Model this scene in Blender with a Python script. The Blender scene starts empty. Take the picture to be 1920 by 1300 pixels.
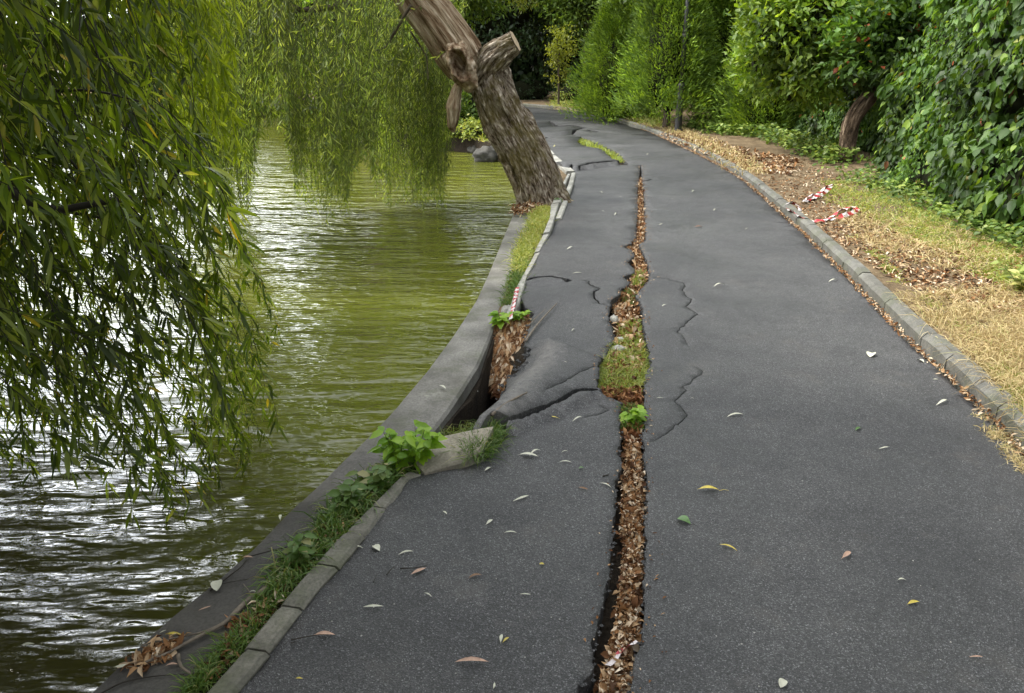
import bpy, math, random
import numpy as np
from mathutils import Vector, noise as mnoise
from mathutils.geometry import delaunay_2d_cdt

random.seed(11)
R = np.random.default_rng(11)
scene = bpy.context.scene
COL = scene.collection
PI = math.pi

# ------------------------------------------------------------------ camera
CAM_H = 1.7
FPX = 1440.0
PITCH = math.radians(20.56)
cam_d = bpy.data.cameras.new("camera")
cam = bpy.data.objects.new("camera", cam_d)
COL.objects.link(cam)
cam.location = (0, 0, CAM_H)
cam.rotation_euler = (PI / 2 - PITCH, 0, 0)
cam_d.sensor_width = 36
cam_d.lens = 36 * FPX / 1920
cam_d.clip_start = 0.05
cam_d.clip_end = 3000
scene.camera = cam

# ------------------------------------------------------------------ light
SUN_DIR = Vector((-0.62, 0.02, 0.78)).normalized()      # towards the sun
SUN_EL = math.asin(SUN_DIR.z)
SUN_AZ = math.atan2(SUN_DIR.x, SUN_DIR.y)
world = bpy.data.worlds.new("World")
scene.world = world
world.use_nodes = True
wn, wl = world.node_tree.nodes, world.node_tree.links
wn.clear()
w_out = wn.new("ShaderNodeOutputWorld")
w_bg = wn.new("ShaderNodeBackground")
w_bg.inputs["Strength"].default_value = 0.15
sky = wn.new("ShaderNodeTexSky")
sky.sky_type = 'NISHITA'
sky.sun_disc = False
sky.sun_elevation = SUN_EL
sky.sun_rotation = SUN_AZ
sky.air_density = 1.0
sky.dust_density = 3.0
w_tc = wn.new("ShaderNodeTexCoord")
w_no = wn.new("ShaderNodeTexNoise")
w_no.inputs["Scale"].default_value = 2.2
w_no.inputs["Detail"].default_value = 5
w_rm = wn.new("ShaderNodeValToRGB")
w_rm.color_ramp.elements[0].position = 0.35
w_rm.color_ramp.elements[0].color = (3.6, 3.9, 4.4, 1)
w_rm.color_ramp.elements[1].position = 0.65
w_rm.color_ramp.elements[1].color = (8.5, 8.5, 8.4, 1)
w_mx = wn.new("ShaderNodeMix")
w_mx.data_type = 'RGBA'
w_mx.inputs[0].default_value = 0.86
wl.new(w_tc.outputs["Generated"], w_no.inputs["Vector"])
wl.new(w_no.outputs["Fac"], w_rm.inputs["Fac"])
wl.new(sky.outputs[0], w_mx.inputs[6])
wl.new(w_rm.outputs[0], w_mx.inputs[7])
# thin cloud glows round the veiled sun
w_dot = wn.new("ShaderNodeVectorMath"); w_dot.operation = 'DOT_PRODUCT'
w_nrm = wn.new("ShaderNodeVectorMath"); w_nrm.operation = 'NORMALIZE'
wl.new(w_tc.outputs["Generated"], w_nrm.inputs[0]); wl.new(w_nrm.outputs[0], w_dot.inputs[0])
w_dot.inputs[1].default_value = tuple(SUN_DIR)
w_gl = wn.new("ShaderNodeMapRange")
w_gl.inputs[1].default_value = 0.35; w_gl.inputs[2].default_value = 1.0
w_gl.inputs[3].default_value = 0.95; w_gl.inputs[4].default_value = 3.0
w_gl.interpolation_type = 'SMOOTHSTEP'
wl.new(w_dot.outputs["Value"], w_gl.inputs[0])
w_dot2 = wn.new("ShaderNodeVectorMath"); w_dot2.operation = 'DOT_PRODUCT'
wl.new(w_nrm.outputs[0], w_dot2.inputs[0])
w_dot2.inputs[1].default_value = tuple(Vector((-0.33, 0.92, 0.20)).normalized())  # second low sky glow, added to put bright glare on the lake
w_g2 = wn.new("ShaderNodeMapRange"); w_g2.interpolation_type = 'SMOOTHSTEP'
w_g2.inputs[1].default_value = 0.88; w_g2.inputs[2].default_value = 1.0
w_g2.inputs[3].default_value = 0.0; w_g2.inputs[4].default_value = 5.0
wl.new(w_dot2.outputs["Value"], w_g2.inputs[0])
w_ad = wn.new("ShaderNodeMath"); w_ad.operation = 'ADD'
wl.new(w_gl.outputs[0], w_ad.inputs[0]); wl.new(w_g2.outputs[0], w_ad.inputs[1])
w_sc = wn.new("ShaderNodeVectorMath"); w_sc.operation = 'SCALE'
wl.new(w_mx.outputs[2], w_sc.inputs[0]); wl.new(w_ad.outputs[0], w_sc.inputs["Scale"])
wl.new(w_sc.outputs[0], w_bg.inputs["Color"])
wl.new(w_bg.outputs[0], w_out.inputs["Surface"])

sun_d = bpy.data.lights.new("sun", 'SUN')
sun_d.energy = 3.0
sun_d.angle = math.radians(9)
sun_d.color = (1.0, 0.95, 0.86)
sun = bpy.data.objects.new("sun", sun_d)
COL.objects.link(sun)
sun.rotation_euler = SUN_DIR.to_track_quat('Z', 'Y').to_euler()

scene.view_settings.view_transform = 'Standard'
scene.view_settings.look = 'None'
scene.view_settings.exposure = 0.6
scene.view_settings.gamma = 1
scene.render.engine = 'CYCLES'
cy = scene.cycles
cy.max_bounces = 7
cy.diffuse_bounces = 3
cy.glossy_bounces = 3
cy.transmission_bounces = 4
cy.transparent_max_bounces = 4
cy.sample_clamp_indirect = 6
cy.use_denoising = True

# ------------------------------------------------------------------ helpers
FWD = np.array([0, math.cos(PITCH), -math.sin(PITCH)])
UPV = np.array([0, math.sin(PITCH), math.cos(PITCH)])
RGT = np.array([1.0, 0, 0])

def ray(px, py):
    return FWD * FPX + RGT * (px - 960.0) + UPV * (650.0 - py)

def P(px, py, z=0.0):
    """ground point seen at photo position (px, py) on the level z"""
    d = ray(px, py)
    t = (z - CAM_H) / d[2]
    return np.array([d[0] * t, d[1] * t, z])

def PD(px, py, y):
    """point at forward distance y"""
    d = ray(px, py)
    t = y / d[1]
    return np.array([d[0] * t, y, CAM_H + d[2] * t])

def PP(lst, z=0.0):
    return [tuple(P(a[0], a[1], a[2] if len(a) > 2 else z)[:2]) for a in lst]

def fbm(x, y, z=0.0, o=3):
    return mnoise.fractal(Vector((x, y, z)), 1.0, 2.0, o)

def tag(o, label=None, cat=None, group=None, kind=None):
    if label: o["label"] = label
    if cat: o["category"] = cat
    if group: o["group"] = group
    if kind: o["kind"] = kind
    return o

def empty(name, loc, label=None, cat=None, group=None):
    o = bpy.data.objects.new(name, None)
    o.location = loc
    o.empty_display_size = 0.2
    COL.objects.link(o)
    tag(o, label, cat, group)
    return o

def link(name, me, mat=None, parent=None):
    o = bpy.data.objects.new(name, me)
    COL.objects.link(o)
    if mat is not None:
        me.materials.append(mat)
    if parent is not None:
        o.parent = parent
        o.matrix_parent_inverse = parent_inv(parent)
    return o

def parent_inv(p):
    from mathutils import Matrix
    return Matrix.Translation(p.location).inverted()

def mesh(name, V, F, mat=None, parent=None, smooth=False, attrs=None):
    me = bpy.data.meshes.new(name)
    me.from_pydata([tuple(map(float, v)) for v in V], [], [tuple(int(i) for i in f) for f in F])
    if attrs:
        for k, a in attrs.items():
            add_attr(me, k, a)
    me.update()
    if smooth:
        me.shade_smooth()
    return link(name, me, mat, parent)

def add_attr(me, k, a):
    a = np.asarray(a, dtype=np.float32)
    if a.ndim == 1:
        at = me.attributes.new(k, 'FLOAT', 'POINT')
        at.data.foreach_set('value', a)
    else:
        at = me.attributes.new(k, 'FLOAT_VECTOR', 'POINT')
        at.data.foreach_set('vector', a.ravel())

def fast_mesh(name, V, F, mat=None, parent=None, smooth=False, attrs=None):
    """V (n,3); F (m,k) all faces with k corners"""
    V = np.asarray(V, dtype=np.float32)
    F = np.asarray(F, dtype=np.int32)
    me = bpy.data.meshes.new(name)
    me.vertices.add(len(V))
    me.vertices.foreach_set('co', V.ravel())
    k = F.shape[1]
    me.loops.add(F.size)
    me.loops.foreach_set('vertex_index', F.ravel())
    me.polygons.add(len(F))
    me.polygons.foreach_set('loop_start', np.arange(len(F), dtype=np.int32) * k)
    if attrs:
        for kk, a in attrs.items():
            add_attr(me, kk, a)
    me.update(calc_edges=True)
    if smooth:
        me.shade_smooth()
    return link(name, me, mat, parent)

def nrm(a):
    return a / np.maximum(np.linalg.norm(a, axis=-1, keepdims=True), 1e-9)

def leaves_geo(pos, d, n, L, W, prof=((0, .08), (.35, 1), (1, 0)), droop=0.0, fold=0.15, curl=None):
    """leaf blades: pos,d,n (N,3); L,W (N,). prof = (t, half width factor). Returns V,F"""
    N = len(pos)
    d = nrm(d)
    s = nrm(np.cross(d, n))
    n = nrm(np.cross(s, d))
    L = np.broadcast_to(np.asarray(L, float), (N,))[:, None]
    W = np.broadcast_to(np.asarray(W, float), (N,))[:, None]
    if curl is None:
        curl = np.zeros(N)
    curl = np.asarray(curl)[:, None]
    K = len(prof)
    rows = []
    for t, w in prof:
        c = pos + d * (L * t) + n * (curl * L * t * (1 - t) * 1.5)
        c = c.copy()
        c[:, 2] -= (droop * L[:, 0] * t * t)
        rows.append(c + s * (W * w * .5) + n * (W * w * fold))
        rows.append(c)
        rows.append(c - s * (W * w * .5) + n * (W * w * fold))
    V = np.stack(rows, axis=1).reshape(-1, 3)         # N*(3K)
    base = (np.arange(N) * 3 * K)[:, None]
    F = []
    for k in range(K - 1):
        a = 3 * k
        F.append(base + np.array([[a, a + 3, a + 4, a + 1]]))
        F.append(base + np.array([[a + 1, a + 4, a + 5, a + 2]]))
    F = np.stack(F, axis=1).reshape(-1, 4)
    return V, F

def flat_leaves(pos, d, n, L, W):
    """cheap two triangle folded leaf (as one quad each)"""
    N = len(pos)
    d = nrm(d)
    s = nrm(np.cross(d, n))
    L = np.broadcast_to(np.asarray(L, float), (N,))[:, None]
    W = np.broadcast_to(np.asarray(W, float), (N,))[:, None]
    V = np.stack([pos, pos + d * L * .45 + s * W * .5, pos + d * L, pos + d * L * .45 - s * W * .5], axis=1).reshape(-1, 3)
    F = (np.arange(N) * 4)[:, None] + np.array([[0, 1, 2, 3]])
    return V, F

def leaf_obj(name, pos, d, n, L, W, mat, parent=None, prof=None, rnd=None, **kw):
    N = len(pos)
    if rnd is None:
        rnd = R.random(N)
    if prof is None:
        V, F = flat_leaves(pos, d, n, L, W)
        per = 4
    else:
        V, F = leaves_geo(pos, d, n, L, W, prof, **kw)
        per = 3 * len(prof)
    return fast_mesh(name, V, F, mat, parent, True, {'rnd': np.repeat(rnd, per), 'rnd2': np.repeat(R.random(N), per)})

def rdir(N):
    return nrm(R.normal(size=(N, 3)))

def inpoly(px, py, poly):
    px = np.asarray(px); py = np.asarray(py)
    ins = np.zeros(px.shape, bool)
    m = len(poly)
    for i in range(m):
        x1, y1 = poly[i][:2]; x2, y2 = poly[(i + 1) % m][:2]
        if y1 == y2: continue
        c = ((y1 > py) != (y2 > py)) & (px < (x2 - x1) * (py - y1) / (y2 - y1) + x1)
        ins ^= c
    return ins

def sample_px(poly, n, z=0.0):
    """random ground points inside an outline"""
    xs = [p[0] for p in poly]; ys = [p[1] for p in poly]
    out = []
    while len(out) < n:
        x = R.uniform(min(xs), max(xs), n * 2); y = R.uniform(min(ys), max(ys), n * 2)
        k = inpoly(x, y, poly)
        out += list(zip(x[k], y[k]))
    return np.array([P(a, b, z) for a, b in out[:n]])

def dens(poly, step, jit=0.0, closed=True, seed=0.0):
    out = []
    m = len(poly)
    for i in range(m if closed else m - 1):
        a = np.array(poly[i][:2]); b = np.array(poly[(i + 1) % m][:2])
        dd = np.linalg.norm(b - a)
        mid = (a + b) / 2
        st = step * max(1.0, abs(mid[1]) / 5.0)
        k = max(1, int(dd / st))
        for j in range(k):
            q = a + (b - a) * (j / k)
            if jit:
                f = max(1.0, abs(q[1]) / 8)
                q = q + np.array([mnoise.noise(Vector((q[0] * 38 + seed, q[1] * 38, 1.3))), mnoise.noise(Vector((q[0] * 38 + seed, q[1] * 38, 7.7)))]) * jit * f \
                      + np.array([mnoise.noise(Vector((q[0] * 9 + seed, q[1] * 9, 3.3))), mnoise.noise(Vector((q[0] * 9, q[1] * 9 + seed, 5.7)))]) * jit * 1.2
            out.append(tuple(q))
    if not closed:
        out.append(tuple(poly[-1][:2]))
    return out

def slab(name, outer, holes, zf, thick, mat, grid_rules, parent=None, lines=(), smooth_top=True):
    """sheet with thickness from an outline, holes cut through it and a height function"""
    verts, edges = [], []
    def addloop(pts, closed=True):
        s = len(verts)
        verts.extend(Vector((float(p[0]), float(p[1]))) for p in pts)
        n = len(pts)
        edges.extend((s + i, s + (i + 1) % n) for i in range(n if closed else n - 1))
    addloop(outer)
    for h in holes: addloop(h)
    for l in lines: addloop(l, False)
    for (x0, x1, y0, y1, st) in grid_rules:
        xs = np.arange(x0, x1, st); ys = np.arange(y0, y1, st)
        gx, gy = np.meshgrid(xs, ys)
        gx = gx.ravel() + R.uniform(-.25, .25, gx.size) * st; gy = gy.ravel() + R.uniform(-.25, .25, gy.size) * st
        k = inpoly(gx, gy, outer)
        for h in holes: k &= ~inpoly(gx, gy, h)
        verts.extend(Vector((float(a), float(b))) for a, b in zip(gx[k], gy[k]))
    res = delaunay_2d_cdt(verts, edges, [], 0, 1e-5)
    vo = np.array([(v.x, v.y) for v in res[0]])
    tr = np.array([f for f in res[2] if len(f) == 3], dtype=int)
    c = vo[tr].mean(axis=1)
    keep = inpoly(c[:, 0], c[:, 1], outer)
    for h in holes: keep &= ~inpoly(c[:, 0], c[:, 1], h)
    tr = tr[keep]
    a = vo[tr]
    ar = (a[:, 1, 0] - a[:, 0, 0]) * (a[:, 2, 1] - a[:, 0, 1]) - (a[:, 2, 0] - a[:, 0, 0]) * (a[:, 1, 1] - a[:, 0, 1])
    tr = tr[np.abs(ar) > 1e-9]; ar = ar[np.abs(ar) > 1e-9]
    tr[ar < 0] = tr[ar < 0][:, ::-1]
    used = np.unique(tr)
    mp = -np.ones(len(vo), int); mp[used] = np.arange(len(used))
    vo = vo[used]; tr = mp[tr]
    z = np.array([zf(x, y) for x, y in vo])
    V = np.column_stack([vo, z])
    F = [tuple(t) for t in tr]
    if thick:
        cnt = {}
        for t in tr:
            for i in range(3):
                e = (t[i], t[(i + 1) % 3]); cnt[e] = cnt.get(e, 0) + 1
        bd = [e for e in cnt if (e[1], e[0]) not in cnt]
        low = {}
        Vl = list(map(tuple, V))
        bset = set(i for e in bd for i in e)
        for i in bset:                       # worn edge: the rim itself sits a little lower
            V[i, 2] -= 0.0015
        Vl = list(map(tuple, V))
        for i in bset:
            low[i] = len(Vl)
            Vl.append((V[i, 0], V[i, 1], V[i, 2] - thick))
        for a_, b_ in bd:
            F.append((b_, a_, low[a_], low[b_]))
        V = Vl
    o = mesh(name, V, F, mat, parent)
    me = o.data
    sm = np.zeros(len(F), bool); sm[:len(tr)] = smooth_top
    me.polygons.foreach_set('use_smooth', sm)
    return o

def tube(path, rad, seg=10, cap=True):
    """path list of points, radii -> V,F"""
    path = [np.array(p, float) for p in path]
    n = len(path)
    T = [nrm(path[min(i + 1, n - 1)] - path[max(i - 1, 0)]) for i in range(n)]
    ref = np.array([0, 0, 1.0]) if abs(T[0][2]) < .9 else np.array([1.0, 0, 0])
    u = nrm(np.cross(T[0], ref))
    V, F = [], []
    for i in range(n):
        u = nrm(u - T[i] * np.dot(u, T[i]))
        w = np.cross(T[i], u)
        for k in range(seg):
            a = 2 * PI * k / seg
            V.append(path[i] + (u * math.cos(a) + w * math.sin(a)) * rad[i])
    for i in range(n - 1):
        for k in range(seg):
            F.append((i * seg + k, i * seg + (k + 1) % seg, (i + 1) * seg + (k + 1) % seg, (i + 1) * seg + k))
    if cap:
        F.append(tuple(range(seg))[::-1]); F.append(tuple(range((n - 1) * seg, n * seg)))
    return V, F

class MB:
    def __init__(s): s.V = []; s.F = []
    def add(s, V, F):
        o = len(s.V); s.V.extend(V); s.F.extend(tuple(i + o for i in f) for f in F); return s
    def box(s, c, h, rot=0):
        V = []
        for dx in (-1, 1):
            for dy in (-1, 1):
                for dz in (-1, 1):
                    x, y = dx * h[0], dy * h[1]
                    V.append((c[0] + x * math.cos(rot) - y * math.sin(rot), c[1] + x * math.sin(rot) + y * math.cos(rot), c[2] + dz * h[2]))
        F = [(0, 1, 3, 2), (4, 6, 7, 5), (0, 4, 5, 1), (2, 3, 7, 6), (0, 2, 6, 4), (1, 5, 7, 3)]
        return s.add(V, F)
    def build(s, name, mat, parent=None, smooth=False): return mesh(name, s.V, s.F, mat, parent, smooth)

def smoothpath(pts, k=6):
    pts = [np.array(p, float) for p in pts]
    out = []
    n = len(pts)
    for i in range(n - 1):
        p0 = pts[max(i - 1, 0)]; p1 = pts[i]; p2 = pts[i + 1]; p3 = pts[min(i + 2, n - 1)]
        for j in range(k):
            t = j / k
            out.append(.5 * ((2 * p1) + (-p0 + p2) * t + (2 * p0 - 5 * p1 + 4 * p2 - p3) * t * t + (-p0 + 3 * p1 - 3 * p2 + p3) * t ** 3))
    out.append(pts[-1])
    return out

# ------------------------------------------------------------------ materials
def newmat(name):
    m = bpy.data.materials.new(name)
    m.use_nodes = True
    nt = m.node_tree
    nt.nodes.clear()
    out = nt.nodes.new("ShaderNodeOutputMaterial")
    b = nt.nodes.new("ShaderNodeBsdfPrincipled")
    nt.links.new(b.outputs[0], out.inputs[0])
    return m, nt, b, out

def N(nt, t, **kw):
    n = nt.nodes.new(t)
    for k, v in kw.items():
        if k in n.inputs: n.inputs[k].default_value = v
        else: setattr(n, k, v)
    return n

def ramp(nt, stops, fac=None):
    r = nt.nodes.new("ShaderNodeValToRGB")
    e = r.color_ramp.elements
    while len(e) > len(stops): e.remove(e[-1])
    while len(e) < len(stops): e.new(0.5)
    for i, (p, c) in enumerate(stops):
        e[i].position = p
        e[i].color = (c[0], c[1], c[2], 1) if hasattr(c, '__len__') else (c, c, c, 1)
    if fac is not None: nt.links.new(fac, r.inputs["Fac"])
    return r

def mapping(nt, scale=(1, 1, 1), src="Object"):
    tc = nt.nodes.new("ShaderNodeTexCoord")
    mp = nt.nodes.new("ShaderNodeMapping")
    mp.inputs["Scale"].default_value = scale
    nt.links.new(tc.outputs[src], mp.inputs["Vector"])
    return mp.outputs[0]

def noise_tex(nt, vec, scale, detail=4, rough=.55):
    n = N(nt, "ShaderNodeTexNoise")
    n.inputs["Scale"].default_value = scale; n.inputs["Detail"].default_value = detail; n.inputs["Roughness"].default_value = rough
    if vec is not None: nt.links.new(vec, n.inputs["Vector"])
    return n.outputs["Fac"]

def mixc(nt, fac, a, b, blend='MIX'):
    m = nt.nodes.new("ShaderNodeMix"); m.data_type = 'RGBA'; m.blend_type = blend
    for s, v in ((0, fac), (6, a), (7, b)):
        if isinstance(v, (int, float)): m.inputs[s].default_value = v
        elif isinstance(v, tuple): m.inputs[s].default_value = (v[0], v[1], v[2], 1)
        else: nt.links.new(v, m.inputs[s])
    return m.outputs[2]

def bump(nt, b, h, strength, dist, prev=None):
    n = nt.nodes.new("ShaderNodeBump")
    n.inputs["Strength"].default_value = strength; n.inputs["Distance"].default_value = dist
    nt.links.new(h, n.inputs["Height"])
    if prev is not None: nt.links.new(prev, n.inputs["Normal"])
    nt.links.new(n.outputs[0], b.inputs["Normal"])
    return n.outputs[0]

def mat_asphalt():
    m, nt, b, o = newmat("asphalt")
    v = mapping(nt)
    vo = N(nt, "ShaderNodeTexVoronoi"); vo.inputs["Scale"].default_value = 290
    nt.links.new(v, vo.inputs["Vector"])
    sep = N(nt, "ShaderNodeSeparateColor"); nt.links.new(vo.outputs["Color"], sep.inputs[0])
    grains = ramp(nt, [(0, .016), (.5, .037), (.80, .062), (.94, .11), (1, .20)], sep.outputs[0])
    big = noise_tex(nt, v, 1.6, 9, .72)
    tone = ramp(nt, [(.3, (.70, .715, .74)), (.7, (1.27, 1.27, 1.27))], big)
    c = mixc(nt, 1.0, grains.outputs[0], tone.outputs[0], 'MULTIPLY')
    huge = ramp(nt, [(.38, (.78, .79, .81)), (.6, (1.18, 1.18, 1.17))], noise_tex(nt, v, .55, 10, .72))
    c = mixc(nt, 1.0, c, huge.outputs[0], 'MULTIPLY')
    # scraped, dusty crest of the buckled slab
    wa = N(nt, "ShaderNodeAttribute"); wa.attribute_name = 'worn'
    wm = N(nt, "ShaderNodeMath", operation='MULTIPLY'); nt.links.new(wa.outputs["Fac"], wm.inputs[0])
    wr = ramp(nt, [(.35, .25), (.6, 1)], noise_tex(nt, v, 24, 5, .7)); nt.links.new(wr.outputs[0], wm.inputs[1])
    c = mixc(nt, wm.outputs[0], c, (.19, .18, .165))
    # dusty patches with a shape of their own
    dn = noise_tex(nt, v, 3.1, 8, .68)
    dr = ramp(nt, [(.56, 0), (.74, 1)], dn)
    c2 = mixc(nt, dr.outputs[0], c, mixc(nt, .22, c, (.17, .15, .125)))
    nt.links.new(c2, b.inputs["Base Color"])
    rr = ramp(nt, [(.35, .40), (.65, .72)], noise_tex(nt, v, .9, 6, .65))
    nt.links.new(rr.outputs[0], b.inputs["Roughness"])
    b.inputs["Specular IOR Level"].default_value = .55
    p = bump(nt, b, vo.outputs["Distance"], .75, .004)
    p = bump(nt, b, noise_tex(nt, v, 70, 3), .45, .006, p)
    bump(nt, b, noise_tex(nt, v, 7, 4), .35, .02, p)
    return m

def mat_concrete(name, c0, c1, scale=6, moss=0.0, spots=True):
    m, nt, b, o = newmat(name)
    v = mapping(nt)
    r = ramp(nt, [(.3, c0), (.7, c1)], noise_tex(nt, v, scale, 8, .65))
    c = r.outputs[0]
    fine = ramp(nt, [(.35, .7), (.6, 1.1)], noise_tex(nt, v, 90, 3, .6))
    c = mixc(nt, 1.0, c, fine.outputs[0], 'MULTIPLY')
    if spots:
        st = ramp(nt, [(.42, 0), (.62, 1)], noise_tex(nt, v, 2.3, 6, .7))
        c = mixc(nt, st.outputs[0], c, mixc(nt, .55, c, (.07, .065, .05)))
    if moss:
        ms = ramp(nt, [(.48, 0), (.62, moss)], noise_tex(nt, v, 5, 6, .7))
        c = mixc(nt, ms.outputs[0], c, (.07, .085, .03))
    nt.links.new(c, b.inputs["Base Color"])
    b.inputs["Roughness"].default_value = .85
    p = bump(nt, b, noise_tex(nt, v, 60, 4, .7), .5, .004)
    bump(nt, b, noise_tex(nt, v, 9, 5, .6), .4, .02, p)
    return m

def mat_soil(name, stops, scale=9, dist=.03):
    m, nt, b, o = newmat(name)
    v = mapping(nt)
    r = ramp(nt, stops, noise_tex(nt, v, scale, 9, .7))
    fine = ramp(nt, [(.3, .55), (.65, 1.25)], noise_tex(nt, v, 60, 4, .7))
    nt.links.new(mixc(nt, 1.0, r.outputs[0], fine.outputs[0], 'MULTIPLY'), b.inputs["Base Color"])
    b.inputs["Roughness"].default_value = .95
    b.inputs["Specular IOR Level"].default_value = .2
    p = bump(nt, b, noise_tex(nt, v, 35, 6, .7), .8, dist)
    return m

def mat_leaf(name, stops, trans=.35, tcol=None, rough=.45, spec=.4, noise_var=None, attr='rnd'):
    m, nt, b, o = newmat(name)
    at = N(nt, "ShaderNodeAttribute"); at.attribute_name = attr
    r = ramp(nt, stops, at.outputs["Fac"])
    c = r.outputs[0]
    if noise_var:
        v = mapping(nt)
        nv = ramp(nt, [(.35, noise_var[0]), (.65, noise_var[1])], noise_tex(nt, v, noise_var[2], 3))
        c = mixc(nt, 1.0, c, nv.outputs[0], 'MULTIPLY')
    nt.links.new(c, b.inputs["Base Color"])
    b.inputs["Roughness"].default_value = rough
    b.inputs["Specular IOR Level"].default_value = spec
    if trans:
        t = N(nt, "ShaderNodeBsdfTranslucent")
        tc = mixc(nt, 1.0, c, tcol or (1.9, 1.75, .55), 'MULTIPLY')
        nt.links.new(tc, t.inputs["Color"])
        mx = N(nt, "ShaderNodeMixShader"); mx.inputs[0].default_value = trans
        nt.links.new(b.outputs[0], mx.inputs[1]); nt.links.new(t.outputs[0], mx.inputs[2])
        nt.links.new(mx.outputs[0], o.inputs[0])
    return m

def mat_plain(name, col, rough=.6, metal=0, spec=.5, var=0, vs=20):
    m, nt, b, o = newmat(name)
    if var:
        v = mapping(nt)
        r = ramp(nt, [(.3, tuple(x * (1 - var) for x in col)), (.7, tuple(x * (1 + var) for x in col))], noise_tex(nt, v, vs, 5, .6))
        nt.links.new(r.outputs[0], b.inputs["Base Color"])
    else:
        b.inputs["Base Color"].default_value = (*col, 1)
    b.inputs["Roughness"].default_value = rough; b.inputs["Metallic"].default_value = metal
    b.inputs["Specular IOR Level"].default_value = spec
    return m

def mat_bark(name, stops, moss=None, su=9, sv=2.0, dist=.05, attr='bark'):
    m, nt, b, o = newmat(name)
    at = N(nt, "ShaderNodeAttribute"); at.attribute_name = attr
    mp = N(nt, "ShaderNodeMapping"); mp.inputs["Scale"].default_value = (su, su, sv)
    nt.links.new(at.outputs["Vector"], mp.inputs["Vector"])
    h = noise_tex(nt, mp.outputs[0], 1.6, 9, .68)
    r = ramp(nt, stops, h)
    c = r.outputs[0]
    if moss:
        v = mapping(nt)
        mr = ramp(nt, [(.47, 0), (.6, moss[1])], noise_tex(nt, v, 3.2, 7, .75))
        c = mixc(nt, mr.outputs[0], c, mixc(nt, h, moss[0], tuple(x * .45 for x in moss[0])))
    nt.links.new(c, b.inputs["Base Color"])
    b.inputs["Roughness"].default_value = .9
    b.inputs["Specular IOR Level"].default_value = .2
    rr = ramp(nt, [(.35, 0), (.6, 1)], h)
    p = bump(nt, b, rr.outputs[0], 1.0, dist)
    v2 = mapping(nt)
    bump(nt, b, noise_tex(nt, v2, 60, 4), .4, .006, p)
    return m

WATER_Z = -0.42
def mat_water():
    m, nt, b, o = newmat("lake_water")
    v = mapping(nt, (1, 1, 1))
    # murky green body
    r = ramp(nt, [(.3, (.082, .094, .013)), (.7, (.112, .120, .017))], noise_tex(nt, v, .5, 3))
    # willow shade painted into the water colour as a brown tint, near bank
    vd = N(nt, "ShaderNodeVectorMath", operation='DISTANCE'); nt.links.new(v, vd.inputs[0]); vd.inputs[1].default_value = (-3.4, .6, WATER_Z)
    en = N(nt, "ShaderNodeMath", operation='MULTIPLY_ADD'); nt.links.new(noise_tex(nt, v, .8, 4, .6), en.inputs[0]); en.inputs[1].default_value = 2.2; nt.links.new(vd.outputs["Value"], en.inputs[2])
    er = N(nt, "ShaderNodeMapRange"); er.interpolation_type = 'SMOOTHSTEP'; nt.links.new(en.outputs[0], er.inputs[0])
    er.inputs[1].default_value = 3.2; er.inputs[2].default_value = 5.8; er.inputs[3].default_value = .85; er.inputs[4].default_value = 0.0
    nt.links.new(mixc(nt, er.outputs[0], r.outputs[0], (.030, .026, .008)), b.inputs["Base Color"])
    b.inputs["Roughness"].default_value = .02
    b.inputs["IOR"].default_value = 1.38
    b.inputs["Specular IOR Level"].default_value = .7
    mp = mapping(nt, (1.0, 2.6, 1))
    w1 = noise_tex(nt, mp, 1.7, 2, .5)
    mp2 = mapping(nt, (1.0, 2.8, 1))
    w2 = noise_tex(nt, mp2, 4.6, 2.2, .5)
    w3 = noise_tex(nt, v, 17, 2, .5)
    gust = ramp(nt, [(.35, .35), (.65, 1.25)], noise_tex(nt, v, .35, 2))
    mm = N(nt, "ShaderNodeMath", operation='MULTIPLY'); nt.links.new(w2, mm.inputs[0]); nt.links.new(gust.outputs[0], mm.inputs[1])
    p = bump(nt, b, w1, 1.0, .08)
    p = bump(nt, b, mm.outputs[0], 1.0, .031, p)
    p = bump(nt, b, w3, .6, .003, p)
    return m

M = {}
M['asphalt'] = mat_asphalt()
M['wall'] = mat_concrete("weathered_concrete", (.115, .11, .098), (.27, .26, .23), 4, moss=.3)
M['wall_dirt_shade'] = mat_concrete("dirt_shade_concrete", (.035, .032, .028), (.10, .095, .085), 3)  # dirt film plus canopy shade, both put into the nearest section's colour
M['wall_mid'] = mat_concrete("grime_shade_concrete", (.07, .066, .058), (.17, .16, .145), 3)  # in-between tone: grime with some of that painted shade
M['kerb'] = mat_concrete("kerb_concrete", (.11, .108, .085), (.20, .19, .155), 9, moss=.45)
M['kerb_r'] = mat_concrete("kerb_concrete_grey", (.10, .10, .09), (.19, .185, .16), 9, moss=.35)
M['kerb_w'] = mat_concrete("pale_kerb_concrete", (.26, .26, .23), (.44, .43, .38), 14, spots=True)
M['beige'] = mat_concrete("beige_concrete", (.25, .22, .16), (.37, .335, .26), 6)
M['rock'] = mat_concrete("rock", (.03, .03, .026), (.085, .08, .07), 6)
M['soil'] = mat_soil("dark_soil", [(.3, (.018, .014, .010)), (.7, (.055, .042, .028))])
M['verge'] = mat_soil("verge_earth", [(.30, (.07, .05, .030)), (.5, (.16, .115, .066)), (.7, (.26, .20, .12))], 5)
M['bed'] = mat_soil("lake_bed", [(.3, (.03, .035, .01)), (.7, (.06, .06, .02))], .2)
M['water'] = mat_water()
M['willow_near'] = mat_leaf("near_willow_leaf", [(0, (.035, .06, .006)), (.35, (.08, .13, .012)), (.75, (.18, .25, .028)), (.97, (.30, .36, .10)), (1, (.50, .36, .04))], .55, rough=.38, spec=.45, noise_var=(.5, 1.5, 1.6))
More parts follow.
